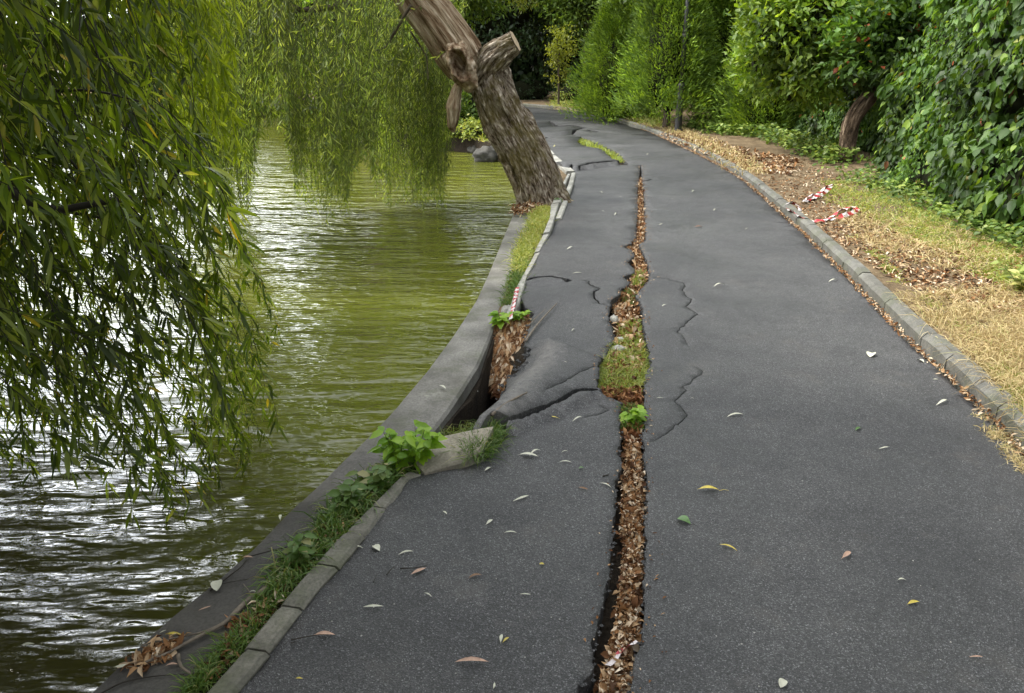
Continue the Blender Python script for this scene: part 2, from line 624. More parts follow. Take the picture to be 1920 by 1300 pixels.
M['willow_bright'] = mat_leaf("sunlit_willow_leaf", [(0, (.10, .15, .012)), (.6, (.20, .27, .02)), (1, (.33, .40, .06))], .55, rough=.45, spec=.3)  # lighter copy of the leaf colour, with the sunlit look painted in
M['willow_blocker'] = mat_leaf("light_blocking_willow_leaf", [(0, (.025, .045, .006)), (1, (.06, .09, .012))], .12, rough=.5, spec=.2)  # dark, nearly opaque leaves for the unseen foliage that blocks light
M['willow_mid'] = mat_leaf("willow_leaf", [(0, (.07, .12, .022)), (.5, (.16, .225, .045)), (1, (.36, .43, .15))], .5, rough=.5, noise_var=(.5, 1.45, 1.3))
M['twig'] = mat_plain("dark_twig", (.022, .017, .011), .8, var=.4)
M['straw_twig'] = mat_plain("green_twig", (.10, .12, .03), .7)
M['ivy'] = mat_leaf("creeper_leaf", [(0, (.03, .065, .012)), (.45, (.055, .115, .02)), (.85, (.10, .18, .035)), (.985, (.19, .28, .04)), (1, (.35, .09, .04))], .32, rough=.5, spec=.35, noise_var=(.45, 1.5, 1.1))
M['ivy_small'] = mat_leaf("ground_ivy_leaf", [(0, (.05, .10, .014)), (.6, (.12, .19, .03)), (1, (.26, .32, .07))], .25, noise_var=(.6, 1.3, 2))
M['shrub'] = mat_leaf("shrub_leaf", [(0, (.06, .12, .014)), (.5, (.12, .20, .025)), (1, (.27, .36, .06))], .4, noise_var=(.55, 1.45, .8))
M['thuja'] = mat_leaf("thuja_spray", [(0, (.06, .115, .016)), (.5, (.13, .22, .024)), (1, (.25, .37, .05))], .3, rough=.6, noise_var=(.55, 1.4, 1.4))
M['tree'] = mat_leaf("tree_leaf", [(0, (.05, .10, .014)), (.5, (.10, .17, .028)), (1, (.20, .28, .06))], .4, noise_var=(.55, 1.4, .6))
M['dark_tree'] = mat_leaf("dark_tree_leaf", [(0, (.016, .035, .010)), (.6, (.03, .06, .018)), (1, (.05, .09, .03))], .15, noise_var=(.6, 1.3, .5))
M['yellow_tree'] = mat_leaf("yellow_green_leaf", [(0, (.13, .17, .02)), (1, (.27, .30, .05))], .4)
M['core'] = mat_plain("painted_core_shade", (.016, .018, .009), .95, spec=.1, var=.5, vs=5)  # near-black filler; shade between leaves is put into this colour
M['grass'] = mat_leaf("green_grass", [(0, (.05, .10, .015)), (.6, (.09, .17, .03)), (.9, (.16, .22, .06)), (1, (.3, .27, .12))], .3, rough=.5)
M['grass_lime'] = mat_leaf("lime_grass", [(0, (.13, .19, .035)), (.6, (.27, .33, .07)), (1, (.50, .46, .18))], .3, rough=.5)
M['dry'] = mat_leaf("dry_grass", [(0, (.28, .20, .09)), (.5, (.52, .41, .20)), (.85, (.70, .58, .32)), (1, (.28, .32, .09))], .25, (1.1, 1, .8), rough=.7)
M['litter'] = mat_leaf("dead_leaf", [(0, (.035, .018, .009)), (.3, (.13, .06, .026)), (.55, (.28, .14, .055)), (.75, (.46, .31, .17)), (1, (.72, .62, .47))], .12, (1.1, .9, .7), rough=.75, spec=.2)
M['litter_red'] = mat_leaf("russet_dead_leaf", [(0, (.06, .025, .012)), (.5, (.22, .095, .04)), (1, (.42, .24, .11))], .12, (1.1, .9, .7), rough=.75, spec=.2)
M['weed'] = mat_leaf("weed_leaf", [(0, (.14, .28, .02)), (1, (.30, .46, .04))], .4, rough=.45)
M['bark'] = mat_bark("willow_bark", [(.36, (.03, .021, .014)), (.44, (.20, .145, .095)), (.52, (.44, .36, .27)), (.63, (.68, .60, .49))], ((.27, .22, .05), .65), su=24, sv=5.5, dist=.045)
M['bare'] = mat_bark("bare_torn_wood", [(.33, (.05, .028, .014)), (.43, (.22, .135, .075)), (.53, (.45, .34, .225)), (.66, (.66, .55, .42))], None, su=13, sv=1.1, dist=.035)
M['bark_plain'] = mat_bark("grey_bark", [(.3, (.04, .03, .02)), (.7, (.19, .15, .11))], None, su=10, sv=2, dist=.03)
M['bark_brown'] = mat_bark("brown_bark", [(.36, (.025, .017, .011)), (.5, (.12, .082, .052)), (.64, (.28, .21, .145))], None, su=18, sv=3, dist=.04)
M['metal'] = mat_plain("black_painted_metal", (.035, .035, .036), .5, spec=.5, var=.25, vs=9)
M['glass'] = mat_plain("milky_lamp_glass", (.7, .7, .66), .3)
M['stick'] = mat_plain("grey_stick", (.17, .14, .105), .85, var=.5, vs=30)
M['white_leaf'] = mat_plain("pale_leaf_underside", (.50, .50, .39), .6, var=.15, vs=60)
M['yellow_leaf'] = mat_plain("yellow_leaf", (.50, .40, .06), .5, var=.3, vs=50)
M['green_leaf'] = mat_plain("fresh_green_leaf", (.07, .15, .035), .45, var=.3, vs=50)
M['brown_leaf'] = mat_plain("brown_leaf", (.20, .11, .055), .7, var=.4, vs=50)
M['pink_leaf'] = mat_plain("pinkish_brown_leaf", (.42, .27, .19), .65, var=.3, vs=60)
M['orange_leaf'] = mat_plain("orange_leaf", (.42, .16, .05), .6, var=.3, vs=60)
M['pebble'] = mat_plain("pebble", (.35, .34, .31), .8, var=.5, vs=70)
def mat_tape():
    m, nt, b, o = newmat("red_white_tape")
    at = N(nt, "ShaderNodeAttribute"); at.attribute_name = 'along'
    r = ramp(nt, [(0, (.60, .55, .54)), (.5, (.42, .03, .04))], at.outputs["Fac"])
    r.color_ramp.interpolation = 'CONSTANT'
    nt.links.new(r.outputs[0], b.inputs["Base Color"])
    b.inputs["Roughness"].default_value = .35
    return m
M['tape'] = mat_tape()

# ================================================================== SETTING
WATER_Z = -0.42
WZ_ = -0.035
# ---- outlines (positions on the ground)
crackL = [(1200, 310), (1198, 330), (1195, 352), (1194, 400), (1192, 452), (1168, 468), (1184, 475), (1189, 486), (1175, 494), (1188, 505),
          (1189, 513), (1167, 521), (1181, 530), (1174, 539), (1162, 545), (1160, 561), (1143, 573), (1140, 600), (1148, 622), (1150, 640),
          (1140, 655), (1126, 680), (1121, 700), (1119, 737), (1165, 754), (1162, 790), (1165, 812), (1160, 850), (1164, 880), (1153, 905), (1153, 960),
          (1148, 1010), (1146, 1060), (1134, 1110), (1124, 1150), (1126, 1180), (1112, 1215), (1110, 1265), (1086, 1288), (1080, 1300)]
crackR = [(1203, 310), (1204, 330), (1207, 352), (1210, 400), (1211, 450), (1199, 458), (1200, 468), (1207, 482), (1216, 500), (1218, 525),
          (1202, 545), (1192, 560), (1202, 577), (1206, 594), (1207, 620), (1214, 645), (1221, 680), (1213, 700), (1209, 740), (1210, 790),
          (1203, 822), (1210, 860), (1213, 930), (1210, 1000), (1208, 1060), (1207, 1130), (1203, 1190), (1200, 1210), (1186, 1245), (1182, 1300)]
cl = PP(crackL); cr = PP(crackR)
a, b2 = cl[-1], cr[-1]
main_hole_raw = cl + [(a[0] - .02, 1.0), (a[0] + .03, -3.5), (b2[0] + .05, -3.5), (b2[0], 1.0)] + cr[::-1]
_cy = np.array([p[1] for p in cl])[::-1]; _cx = np.array([p[0] for p in cl])[::-1]
_o = np.argsort(_cy)
_cys, _cxs = _cy[_o], _cx[_o]
def crack_x(y): return float(np.interp(y, _cys, _cxs))

gutter = [(1920, 862), (1880, 815), (1830, 765), (1790, 725), (1745, 680), (1700, 640), (1650, 588), (1600, 535), (1550, 485), (1500, 435),
          (1450, 390), (1400, 345), (1350, 312), (1300, 286), (1250, 263), (1200, 243), (1150, 227), (1100, 215), (1040, 205), (985, 200)]
gut = [(2.05, -3.5), (2.08, 0.0), (2.17, 1.6)] + PP(gutter) + [(-3.5, 33.0), (-12, 35.5), (-30, 38)]
leftedge = [(440, 1300), (540, 1180), (600, 1102), (640, 1060), (700, 987), (770, 897), (800, 889), (870, 877), (905, 862), (935, 836), (958, 806),
            (925, 806), (895, 836), (880, 850), (900, 806), (934, 778), (949, 745), (950, 705), (975, 676), (997, 652), (984, 645), (990, 622), (1001, 590), (985, 578), (978, 562), (984, 533),
            (998, 499), (1017, 463), (1032, 434), (1047, 404), (1064, 365), (1073, 325), (1074, 317), (1060, 322), (1030, 300), (1000, 262), (960, 216)]
le = [(-1.55, -3.5), (-1.0, .6)] + PP(leftedge) + [(-1.4, 25.5), (-5, 28.6), (-12, 31.5), (-30, 34)]

# lips: a raised far side of a crack
lips = []
def lip(a, b, z0, hump, hd, hw, fall, t0=-.2, t1=1.2, left_only=True):
    A = P(*a)[:2]; B = P(*b)[:2]
    u = (B - A); L = np.linalg.norm(u); u /= L
    n = np.array([-u[1], u[0]])
    if n[1] < 0: n = -n
    lips.append((A, u, n, L, z0, hump, hd, hw, fall, t0, t1, left_only))
lip((925, 826), (1122, 741), .022, .085, 'fold', .11, .35, -.22, 1.6)
lip((1090, 319), (1168, 308), .05, .05, .35, .35, 1.2, -.3, 1.1)
lip((985, 532), (1068, 528), .022, .0, .3, .3, .35, -.2, 1.1)
mounds = [(1105, 285, .05, .8), (1030, 250, .06, 1.0), (1130, 560, .03, .25), (1040, 560, .02, .3), (1240, 560, .015, .4), (1260, 640, .012, .35),
          (1150, 470, .02, .25), (1230, 480, .03, .3), (1160, 250, .04, 1.2), (1060, 470, .02, .5), (1300, 480, -.02, .5), (985, 680, -.055, .24)]
mounds = [(*P(a, b)[:2], h, s) for a, b, h, s in mounds]
def sstep(t): t = min(1, max(0, t)); return t * t * (3 - 2 * t)
def fold_at(t): return .05 + .40 * max(0.0, t) ** 1.15
def path_z(x, y):
    z = 0.0
    left = x < crack_x(y) + .02
    z += .012 * fbm(x * .7, y * .7, 4.2) + .004 * fbm(x * 4, y * 4, 8.1)
    for (A, u, n, L, z0, hump, hd, hw, fall, t0, t1, lo) in lips:
        if lo and not left: continue
        q = np.array([x, y]) - A
        d = q @ n; t = (q @ u) / L
        if d < -.015: continue
        w = sstep((t - t0) / .25) * sstep((t1 - t) / .18)
        h_, w_ = hd, hw
        if hd == 'fold':                 # the crest runs away from the crack towards the middle of the path
            h_ = fold_at(t); w_ = max(.10, h_ * .72) if d < h_ else hw
        z += w * (z0 * math.exp(-(max(d, 0) / fall) ** 2) + hump * math.exp(-((d - h_) / w_) ** 2))
    for (mx, my, h, s) in mounds:
        z += h * math.exp(-((x - mx) ** 2 + (y - my) ** 2) / (s * s))
    return z

def ribbon(line, w0, w1=None, jit=.3, seed=0):
    """thin jagged crack polygon along a line"""
    pts = dens(line, .018, .012, closed=False, seed=seed)
    n = len(pts)
    A, B = [], []
    for i, p in enumerate(pts):
        q0 = np.array(pts[max(0, i - 1)]); q1 = np.array(pts[min(n - 1, i + 1)])
        t = nrm(q1 - q0); nn = np.array([-t[1], t[0]])
        s = i / (n - 1)
        w = (w0 if w1 is None else w0 + (w1 - w0) * s) * (math.sin(PI * min(1, max(0.04, s))) ** .4 + .1) * (1 + jit * 2 * mnoise.noise(Vector((i * .35, seed, 2))))
        A.append(tuple(np.array(p) + nn * w / 2)); B.append(tuple(np.array(p) - nn * w / 2))
    return A + B[::-1]

thin = [
    ([(1226, 522), (1251, 523), (1279, 530), (1285, 537), (1279, 547), (1287, 559), (1299, 564), (1287, 576), (1307, 589), (1289, 606), (1270, 625), (1280, 631), (1290, 650)], .008),
    ([(1309, 689), (1316, 696), (1311, 705), (1282, 727), (1288, 733), (1275, 745), (1265, 755), (1277, 765), (1285, 779), (1277, 791), (1260, 808), (1240, 818), (1219, 830)], .006),
    ([(1092, 527), (1104, 529), (1108, 537), (1126, 547), (1114, 555), (1114, 567), (1125, 576), (1139, 577)], .02),
    ([(1112, 700), (1085, 716), (1058, 733), (1022, 752)], .007),
    ([(984, 531), (1005, 524), (1035, 523), (1060, 529), (1072, 528)], .05),
    ([(1030, 228), (1044, 237), (1075, 235), (1096, 241), (1078, 249), (1073, 256)], .16),
    ([(1104, 248), (1119, 252)], .22),
    ([(1086, 320), (1105, 315), (1130, 312), (1168, 308)], .08),
    ([(1200, 340), (1215, 338), (1226, 336)], .03),
    ([(1013, 261), (1026, 259)], .15),
    ([(1125, 758), (1141, 768), (1128, 776), (1095, 783)], .006),
]
holes = [dens(main_hole_raw, .014, .011)]
holes.append(dens(PP([(958, 808), (985, 794), (1015, 783), (1050, 764), (1090, 745), (1122, 742), (1122, 739), (1090, 740), (1050, 758), (1010, 778), (975, 792), (945, 812)]), .014, .010, seed=3))
holes.append(dens(PP([(1082, 266), (1094, 274), (1123, 282), (1144, 296), (1163, 309), (1180, 310), (1161, 291), (1136, 279), (1107, 265), (1088, 258)]), .03, .02, seed=5))
for i, (ln, w) in enumerate(thin):
    holes.append(ribbon(PP(ln), w * .72, seed=i * 3.1))
outer = dens(le, .016, .008, closed=False) + dens(gut[::-1], .1, 0, closed=False)
path = slab("path", outer, holes, path_z, .075, M['asphalt'],
            [(-1.6, 2.6, -3.4, 1.2, .3), (-1.2, 2.8, 1.2, 7.5, .055), (-.2, 4, 7.5, 16, .14), (-31, 4, 16, 38, .7)])
tag(path, kind="structure")
A_, u_, n_, L_ = lips[0][:4]
pv = np.array([v.co[:] for v in path.data.vertices])
q_ = pv[:, :2] - A_
dd_ = q_ @ n_; tt_ = (q_ @ u_) / L_
wv = np.exp(-((dd_ - (.04 + .40 * np.maximum(tt_, 0) ** 1.15)) / .085) ** 2) * np.clip((tt_ + .2) / .2, 0, 1) * np.clip((1.5 - tt_) / .2, 0, 1) * (pv[:, 0] < np.array([crack_x(y) for y in pv[:, 1]]))
add_attr(path.data, 'worn', wv * .8)

# ---- lake wall
wall_out = [(169, 1297), (206, 1259), (255, 1213), (300, 1170), (347, 1133), (412, 1081), (469, 1030), (553, 945), (619, 884), (694, 809), (740, 762),
            (800, 692), (850, 625), (893, 560), (918, 505), (943, 445), (963, 397), (975, 378)]
wall_in = [(345, 1330), (440, 1225), (528, 1120), (608, 1030), (700, 930), (805, 812), (838, 772), (868, 728), (898, 680), (915, 640), (928, 605), (945, 560), (958, 520), (975, 478), (990, 440), (1003, 405), (1010, 385)]
WZ = -0.035
wo = [(-2.75, -3.5), (-1.75, .6)] + PP(wall_out, WZ) + [(.42, 12.5), (.25, 14.5)]
wi = [(-2.3, -3.5), (-1.40, .6)] + PP(wall_in, WZ) + [(.68, 12.5), (.55, 14.5)]
def resample(line, n):
    l = np.array(line); d = np.concatenate([[0], np.cumsum(np.linalg.norm(np.diff(l, axis=0), axis=1))])
    t = np.linspace(0, d[-1], n)
    return np.column_stack([np.interp(t, d, l[:, k]) for k in range(l.shape[1])])
def wallstrip(name, A, B, top, bot, mat, parent=None, bev=.015, jz=.004, cuts=()):
    """a solid strip between two lines with rounded arrises"""
    n = len(A)
    V, F = [], []
    for i in range(n):
        a, b = A[i], B[i]
        u = nrm(b - a)
        j = jz * mnoise.noise(Vector((a[0] * 5, a[1] * 5, top)))
        prof = [(a, bot), (a, top - bev + j), (a + u * bev, top + j), (a + (b - a) * .5, top + j * 2 + .002), (b - u * bev, top + j), (b, top - bev + j), (b, bot)]
        V += [(p[0], p[1], z) for p, z in prof]
    k = 7
    for i in range(n - 1):
        if i in cuts: continue
        for q in range(k - 1):
            F.append((i * k + q, (i + 1) * k + q, (i + 1) * k + q + 1, i * k + q + 1)[::-1])
    for i in (0, *[c + 1 for c in cuts]): F.append(tuple(i * k + q for q in range(k)))
    for i in (n - 1, *cuts): F.append(tuple(i * k + q for q in range(k))[::-1])
    return mesh(name, V, F, mat, parent)
wA = resample(wo, 200); wB = resample(wi, 200)
def sect(A, B, joints_y, gap=.006):
    pass
wall = empty("lake_wall", (0, 3, 0), "weathered grey concrete quay wall curving along the green lake to the leaning willow", "wall")
# wall in long cast sections with a joint between
yj = [P(905, 552, WZ)[1], P(668, 840, WZ)[1], P(560, 945, WZ)[1]]
idx = [0] + sorted(int(np.argmin(abs(wA[:, 1] - y))) for y in yj) + [199]
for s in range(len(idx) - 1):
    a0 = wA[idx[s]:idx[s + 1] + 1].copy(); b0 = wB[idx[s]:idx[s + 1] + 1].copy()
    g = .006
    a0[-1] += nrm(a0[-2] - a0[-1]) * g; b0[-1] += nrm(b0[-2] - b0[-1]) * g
    wallstrip("wall_section", a0, b0, WZ - .004 * s, -1.4, M['wall_dirt_shade'] if s < 1 else (M['wall_mid'] if s < 2 else M['wall']), wall)

# ---- near kerb of the lake side
kz = .012
ko = [(-1.78, -3.5), (-1.12, .6)] + PP([(380, 1300), (470, 1200), (560, 1092), (620, 1022), (700, 940), (748, 893), (765, 880)], kz)
ki = [(-1.57, -3.5), (-1.02, .6)] + PP([(438, 1300), (538, 1180), (598, 1102), (638, 1060), (698, 987), (768, 897), (796, 888)], kz)
kA = resample(ko, 90); kB = resample(ki, 90)
KJ = [P(499, 1213, kz)[1], P(552, 1130, kz)[1], P(610, 1056, kz)[1], P(665, 995, kz)[1], P(712, 946, kz)[1]]
j0 = KJ[0]; KJ = [j0 - .3 * i for i in range(1, 16)] + KJ
def kerb_stones(name, A, B, ys, top, bot, mat, gap=.004, bev=.012, tilt=.006):
    yy = A[:, 1]
    ii = sorted(set([0] + [int(np.argmin(abs(yy - y))) for y in ys] + [len(A) - 1]))
    V, F = [], []
    for s in range(len(ii) - 1):
        i0, i1 = ii[s], ii[s + 1]
        if i1 - i0 < 1: continue
        a = A[i0:i1 + 1].copy(); b = B[i0:i1 + 1].copy()
        a[0] += nrm(a[1] - a[0]) * gap; b[0] += nrm(b[1] - b[0]) * gap
        a[-1] -= nrm(a[-1] - a[-2]) * gap; b[-1] -= nrm(b[-1] - b[-2]) * gap
        off = R.uniform(-tilt, tilt); sh = R.uniform(-tilt, tilt, 2)
        n = len(a); base = len(V)
        for i in range(n):
            e = .006 if i in (0, n - 1) else 0
            u = nrm(b[i] - a[i]); t = top + off
            nz = .003 * mnoise.noise(Vector((a[i][0] * 20, a[i][1] * 20, 1)))
            prof = [(a[i], bot), (a[i], t - bev - e), (a[i] + u * bev, t - e + nz), (b[i] - u * bev, t - e + nz), (b[i], t - bev - e), (b[i], bot)]
            V += [(p[0] + sh[0] * .6, p[1], z) for p, z in prof]
        k = 6
        for i in range(n - 1):
            for q in range(k - 1):
                F.append((base + i * k + q, base + i * k + q + 1, base + (i + 1) * k + q + 1, base + (i + 1) * k + q))
        F.append(tuple(base + q for q in range(k))[::-1]); F.append(tuple(base + (n - 1) * k + q for q in range(k)))
    o = mesh(name, V, F, mat)
    return tag(o, kind="structure")
kA = resample(ko, 260); kB = resample(ki, 260)
kerb_stones("kerb", kA, kB, KJ, kz, -.25, M['kerb'])

# ---- pale upper kerb beside the willow
uo = PP([(946, 590), (958, 566), (968, 536), (983, 509), (998, 482), (1020, 438), (1032, 408), (1034, 381), (1052, 347), (1064, 325)], .03)
ui = PP([(966, 584), (974, 566), (982, 539), (990, 514), (1000, 497), (1018, 463), (1036, 430), (1044, 400), (1060, 350), (1071, 324)], .03)
ua = resample(uo, 120); ub = resample(ui, 120)
ub[-40:] = ua[-40:] + nrm(ub[-40:] - ua[-40:]) * .07
kerb_stones("kerb", ua, ub, [6.9, 7.7, 8.4, 9.4, 10.2], .035, -.2, M['kerb_w'], gap=.01, tilt=.02)
# thin sliver on the asphalt side
va = resample(PP([(1041, 408), (1056, 372), (1066, 345), (1072, 323)], .03), 30); vb = va + np.array([.07, 0])
kerb_stones("kerb", va, vb, [9.9, 11.2], .03, -.2, M['kerb_w'], gap=.02, tilt=.02)
# kerb piece behind the trunk
va = resample(PP([(985, 240), (1030, 293), (1062, 321)], .04), 30); vb = va + np.array([.14, 0.02])
kerb_stones("kerb", va, vb, [13, 14.5, 17], .05, -.2, M['kerb_w'], gap=.02, tilt=.02)

# ---- right kerb
gl = resample(gut, 900)
tn = nrm(np.gradient(gl, axis=0)); nn = np.column_stack([tn[:, 1], -tn[:, 0]])
RK0 = gl + nn * .035; RK1 = gl + nn * .155
ys = [3.45, 3.78, 4.12, 4.48, 4.85]
yss = [ys[0] - .36 * i for i in range(1, 14)] + ys + [ys[-1] + .38 * i for i in range(1, 34)]
yss += list(np.arange(18, 30, .55))
kerb_stones("kerb", RK0[:, :2][:, :], RK1, yss, .105, -.25, M['kerb_r'], gap=.004, bev=.03, tilt=.004)

# ---- soil under the path, with the washed out pit
pit = [tuple(P(a, b, WZ_)[:2] + [.02, 0]) for a, b in [(805, 812), (838, 772), (868, 728), (898, 680), (915, 640), (928, 605), (940, 575)]] + PP([(1004, 590), (1000, 650), (955, 705), (952, 770), (925, 800), (880, 822), (845, 836), (815, 834)], -.05)
land = [(p[0], p[1]) for p in wi] + [(.1, 16.6), (-.9, 18.9), (-2.6, 20.2), (-4.4, 24), (-6.5, 33), (-9, 45), (-14, 70), (-22, 110), (-60, 900), (1200, 900), (1200, -60), (-2.3, -60)]
SAG = P(985, 695)
def land_z(x, y):
    z = -.095
    z -= .20 * math.exp(-((x - SAG[0]) ** 2 + (y - SAG[1]) ** 2) / .08)
    return z + .012 * fbm(x * 3, y * 3, 1.1)
soil = slab("ground", land, [dens(pit, .05, .004)], land_z, .9, M['soil'],
            [(-2.2, 3, -3, 12, .12), (-2, 8, 12, 40, .8)])
tag(soil, kind="structure")
pf = slab("pit_floor", dens(PP([(780, 850), (900, 640), (940, 570), (1040, 570), (1010, 760), (900, 850)], -.05), .1), [], lambda x, y: -.50 + .06 * fbm(x * 5, y * 5, 3) + .25 * max(0, (y - 4.55)) , 0, M['soil'], [(-1, 1, 2, 7, .05)])
tag(pf, kind="structure")
# strip of earth between wall and kerb
strip_out = [(p[0] + .01, p[1]) for p in wi[:8]] ; 
strip = wi[:8] + PP([(765, 880), (748, 893), (700, 940), (620, 1022), (560, 1092), (470, 1200), (380, 1300)], 0) + [(-1.12, .6), (-1.78, -3.5)]
st = slab("soil_strip", dens(strip, .05), [], lambda x, y: -.035 + .018 * fbm(x * 6, y * 6, 2), .05, M['soil'], [(-2.3, 0, -3.4, 5, .05)])
tag(st, kind="structure")
strip2 = wi[12:] + PP([(1074, 322), (1052, 345), (1032, 381), (1030, 410), (1018, 438), (996, 482), (981, 509), (966, 536), (956, 566), (946, 588)], 0)
st = slab("soil_strip", dens(strip2, .08), [], lambda x, y: -.02 + .015 * fbm(x * 6, y * 6, 2), .05, M['verge'], [(-1, 2, 5, 15, .08)])
tag(st, kind="structure")

# ---- verge on the right
vg = [(float(p[0]), float(p[1])) for p in (gl + nn * .15)[::12]] + [(-30, 60), (-6.4, 60), (60, 120), (60, -3.5)]
vg = [(float(p[0]), float(p[1])) for p in (gl + nn * .15)[::12]] + [(-30, 900), (900, 900), (900, -3.5)]
def verge_z(x, y):
    return .075 + .03 * fbm(x * 1.3, y * 1.3, 6) + .012 * fbm(x * 6, y * 6, 3) + .05 * sstep((x - 4) / 3)
vgo = slab("verge", vg, [], verge_z, .1, M['verge'], [(1.9, 6, -3, 6, .1), (2.3, 7, 6, 15, .16), (-2, 9, 15, 40, .6)])
tag(vgo, kind="structure")

# ---- lake
wt = [(float(p[0]) + .05, float(p[1])) for p in wA[::4]] + [(.05, 16.6), (-.95, 18.8), (-2.65, 20.1), (-4.45, 24), (-6.6, 33), (-9.1, 45), (-14.1, 70), (-22.1, 110), (-40, 160), (-500, 160), (-500, -80), (-6, -80)]
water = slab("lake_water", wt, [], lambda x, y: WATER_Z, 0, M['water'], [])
tag(water, kind="structure")
bed = mesh("lake_bed", [(-1500, -500, -2.2), (1500, -500, -2.2), (1500, 2500, -2.2), (-1500, 2500, -2.2)], [(0, 1, 2, 3)], M['bed'])
tag(bed, kind="structure")
fb = mesh("far_bank", [(-900, 158, -.6), (-16, 158, -.6), (-16, 165, .5), (-900, 165, .5), (-900, 900, .8), (-16, 900, .8)], [(0, 1, 2, 3), (3, 2, 5, 4)], M['verge'])
tag(fb, kind="structure")

# ================================================================== FOLIAGE BUILDERS
LANCE4 = ((0, .12), (.25, .85), (.55, 1.0), (.82, .5), (1, .0))
LANCE3 = ((0, .15), (.4, 1.0), (1, .0))
OVAL = ((0, .2), (.25, .95), (.6, .9), (1, .0))

def strand(tip, up_len, lean, curve, n=14):
    """a hanging twig: from the tip upward. lean = horizontal vector gained going up"""
    t = np.linspace(0, 1, n)[:, None]
    pts = np.array(tip)[None, :] + np.array([0, 0, 1.0])[None, :] * up_len * (t - .18 * curve * t ** 3) + np.array([lean[0], lean[1], 0])[None, :] * (t ** (1 + curve))
    wob = R.normal(size=3) * .03 * up_len
    pts = pts + np.sin(t * PI * 1.3 + R.uniform(0, 6)) * wob * t
    return pts

def strands_foliage(name_leaf, name_twig, specs, spacing, L, W, mleaf, mtwig, parent, prof, twig_r=.0022, droopdir=.75, lvar=.5):
    pos, dd, nn_ = [], [], []
    tw = []
    for tip, ul, lean, curve in specs:
        pts = strand(tip, ul, lean, curve)
        tw.append(pts)
        seg = np.linalg.norm(np.diff(pts, axis=0), axis=1); cum = np.concatenate([[0], np.cumsum(seg)])
        k = max(3, int(cum[-1] / spacing))
        s = np.sort(R.uniform(0, cum[-1], k))
        q = np.column_stack([np.interp(s, cum, pts[:, i]) for i in range(3)])
        tan = nrm(np.column_stack([np.interp(s, cum, np.gradient(pts[:, i])) for i in range(3)]))
        side = nrm(np.cross(tan, rdir(k)))
        d = -tan * R.uniform(.2, 1.0, (k, 1)) + side * R.uniform(.4, 1.3, (k, 1)) + np.array([0, 0, -droopdir]) * R.uniform(.0, 1, (k, 1))
        pos.append(q); dd.append(d); nn_.append(nrm(R.normal(size=(k, 3)) * .7 + np.array([0, 0, .6])))
    pos = np.concatenate(pos); dd = np.concatenate(dd); nn_ = np.concatenate(nn_)
    n = len(pos)
    lo = leaf_obj(name_leaf, pos, dd, nn_, L * R.uniform(1 - lvar, 1 + lvar, n), W * R.uniform(.75, 1.25, n), mleaf, parent, prof,
                  **({} if prof is None else dict(droop=.25, fold=.18, curl=R.uniform(-.25, .25, n))))
    # twigs: three sided
    V, F = [], []
    o = 0
    offs = np.array([[1, 0, 0], [-.5, .87, 0], [-.5, -.87, 0]])
    for pts in tw:
        m = len(pts)
        r = twig_r * np.linspace(.5, 1.6, m)
        ring = pts[:, None, :] + offs[None] * r[:, None, None]
        V.append(ring.reshape(-1, 3))
        i = np.arange(m - 1)[:, None]
        for a_ in range(3):
            b_ = (a_ + 1) % 3
            F.append(o + np.hstack([i * 3 + a_, i * 3 + b_, (i + 1) * 3 + b_, (i + 1) * 3 + a_]))
        o += m * 3
    to = fast_mesh(name_twig, np.concatenate(V), np.concatenate(F), mtwig, parent, True)
    return lo, to, n

def barktube(path, rads, seg, amp, fu=9, fv=1.8, flare=None, squash=None):
    """bark-covered tube with ridges; returns V,F,barkcoords"""
    path = [np.array(p, float) for p in path]
    n = len(path)
    T = [nrm(path[min(i + 1, n - 1)] - path[max(i - 1, 0)]) for i in range(n)]
    u = nrm(np.cross(T[0], np.array([0.1, 1.0, 0])))
    V, B, F = [], [], []
    s = 0
    for i in range(n):
        if i: s += np.linalg.norm(path[i] - path[i - 1])
        u = nrm(u - T[i] * np.dot(u, T[i])); w = np.cross(T[i], u)
        for k in range(seg):
            a = 2 * PI * k / seg
            ca, sa = math.cos(a), math.sin(a)
            r0 = rads[i]
            bc = Vector((ca * r0, sa * r0, s))
            h = mnoise.fractal(Vector((ca * r0 * fu, sa * r0 * fu, s * fv)), .9, 2.1, 4)
            l = mnoise.noise(Vector((ca * 1.1, sa * 1.1, s * 1.2)))
            r = r0 * (1 + .10 * l) + amp * h
            if flare: r += flare(i / (n - 1), a) * r0
            V.append(path[i] + (u * ca + w * sa) * r); B.append((ca * r0, sa * r0, s))
    for i in range(n - 1):
        for k in range(seg):
            F.append((i * seg + k, i * seg + (k + 1) % seg, (i + 1) * seg + (k + 1) % seg, (i + 1) * seg + k))
    # end caps as fans
    for i, flip in ((0, True), (n - 1, False)):
        c = len(V); V.append(path[i]); B.append((0, 0, s * (i > 0)))
        for k in range(seg):
            f = (i * seg + k, i * seg + (k + 1) % seg, c)
            F.append(f[::-1] if flip else f)
    return V, F, B

def barkobj(name, tubes, mat, parent):
    V, F, B = [], [], []
    for v, f, b in tubes:
        o = len(V); V += list(v); B += list(b); F += [tuple(i + o for i in q) for q in f]
    return mesh(name, V, F, mat, parent, True, {'bark': np.array(B)})

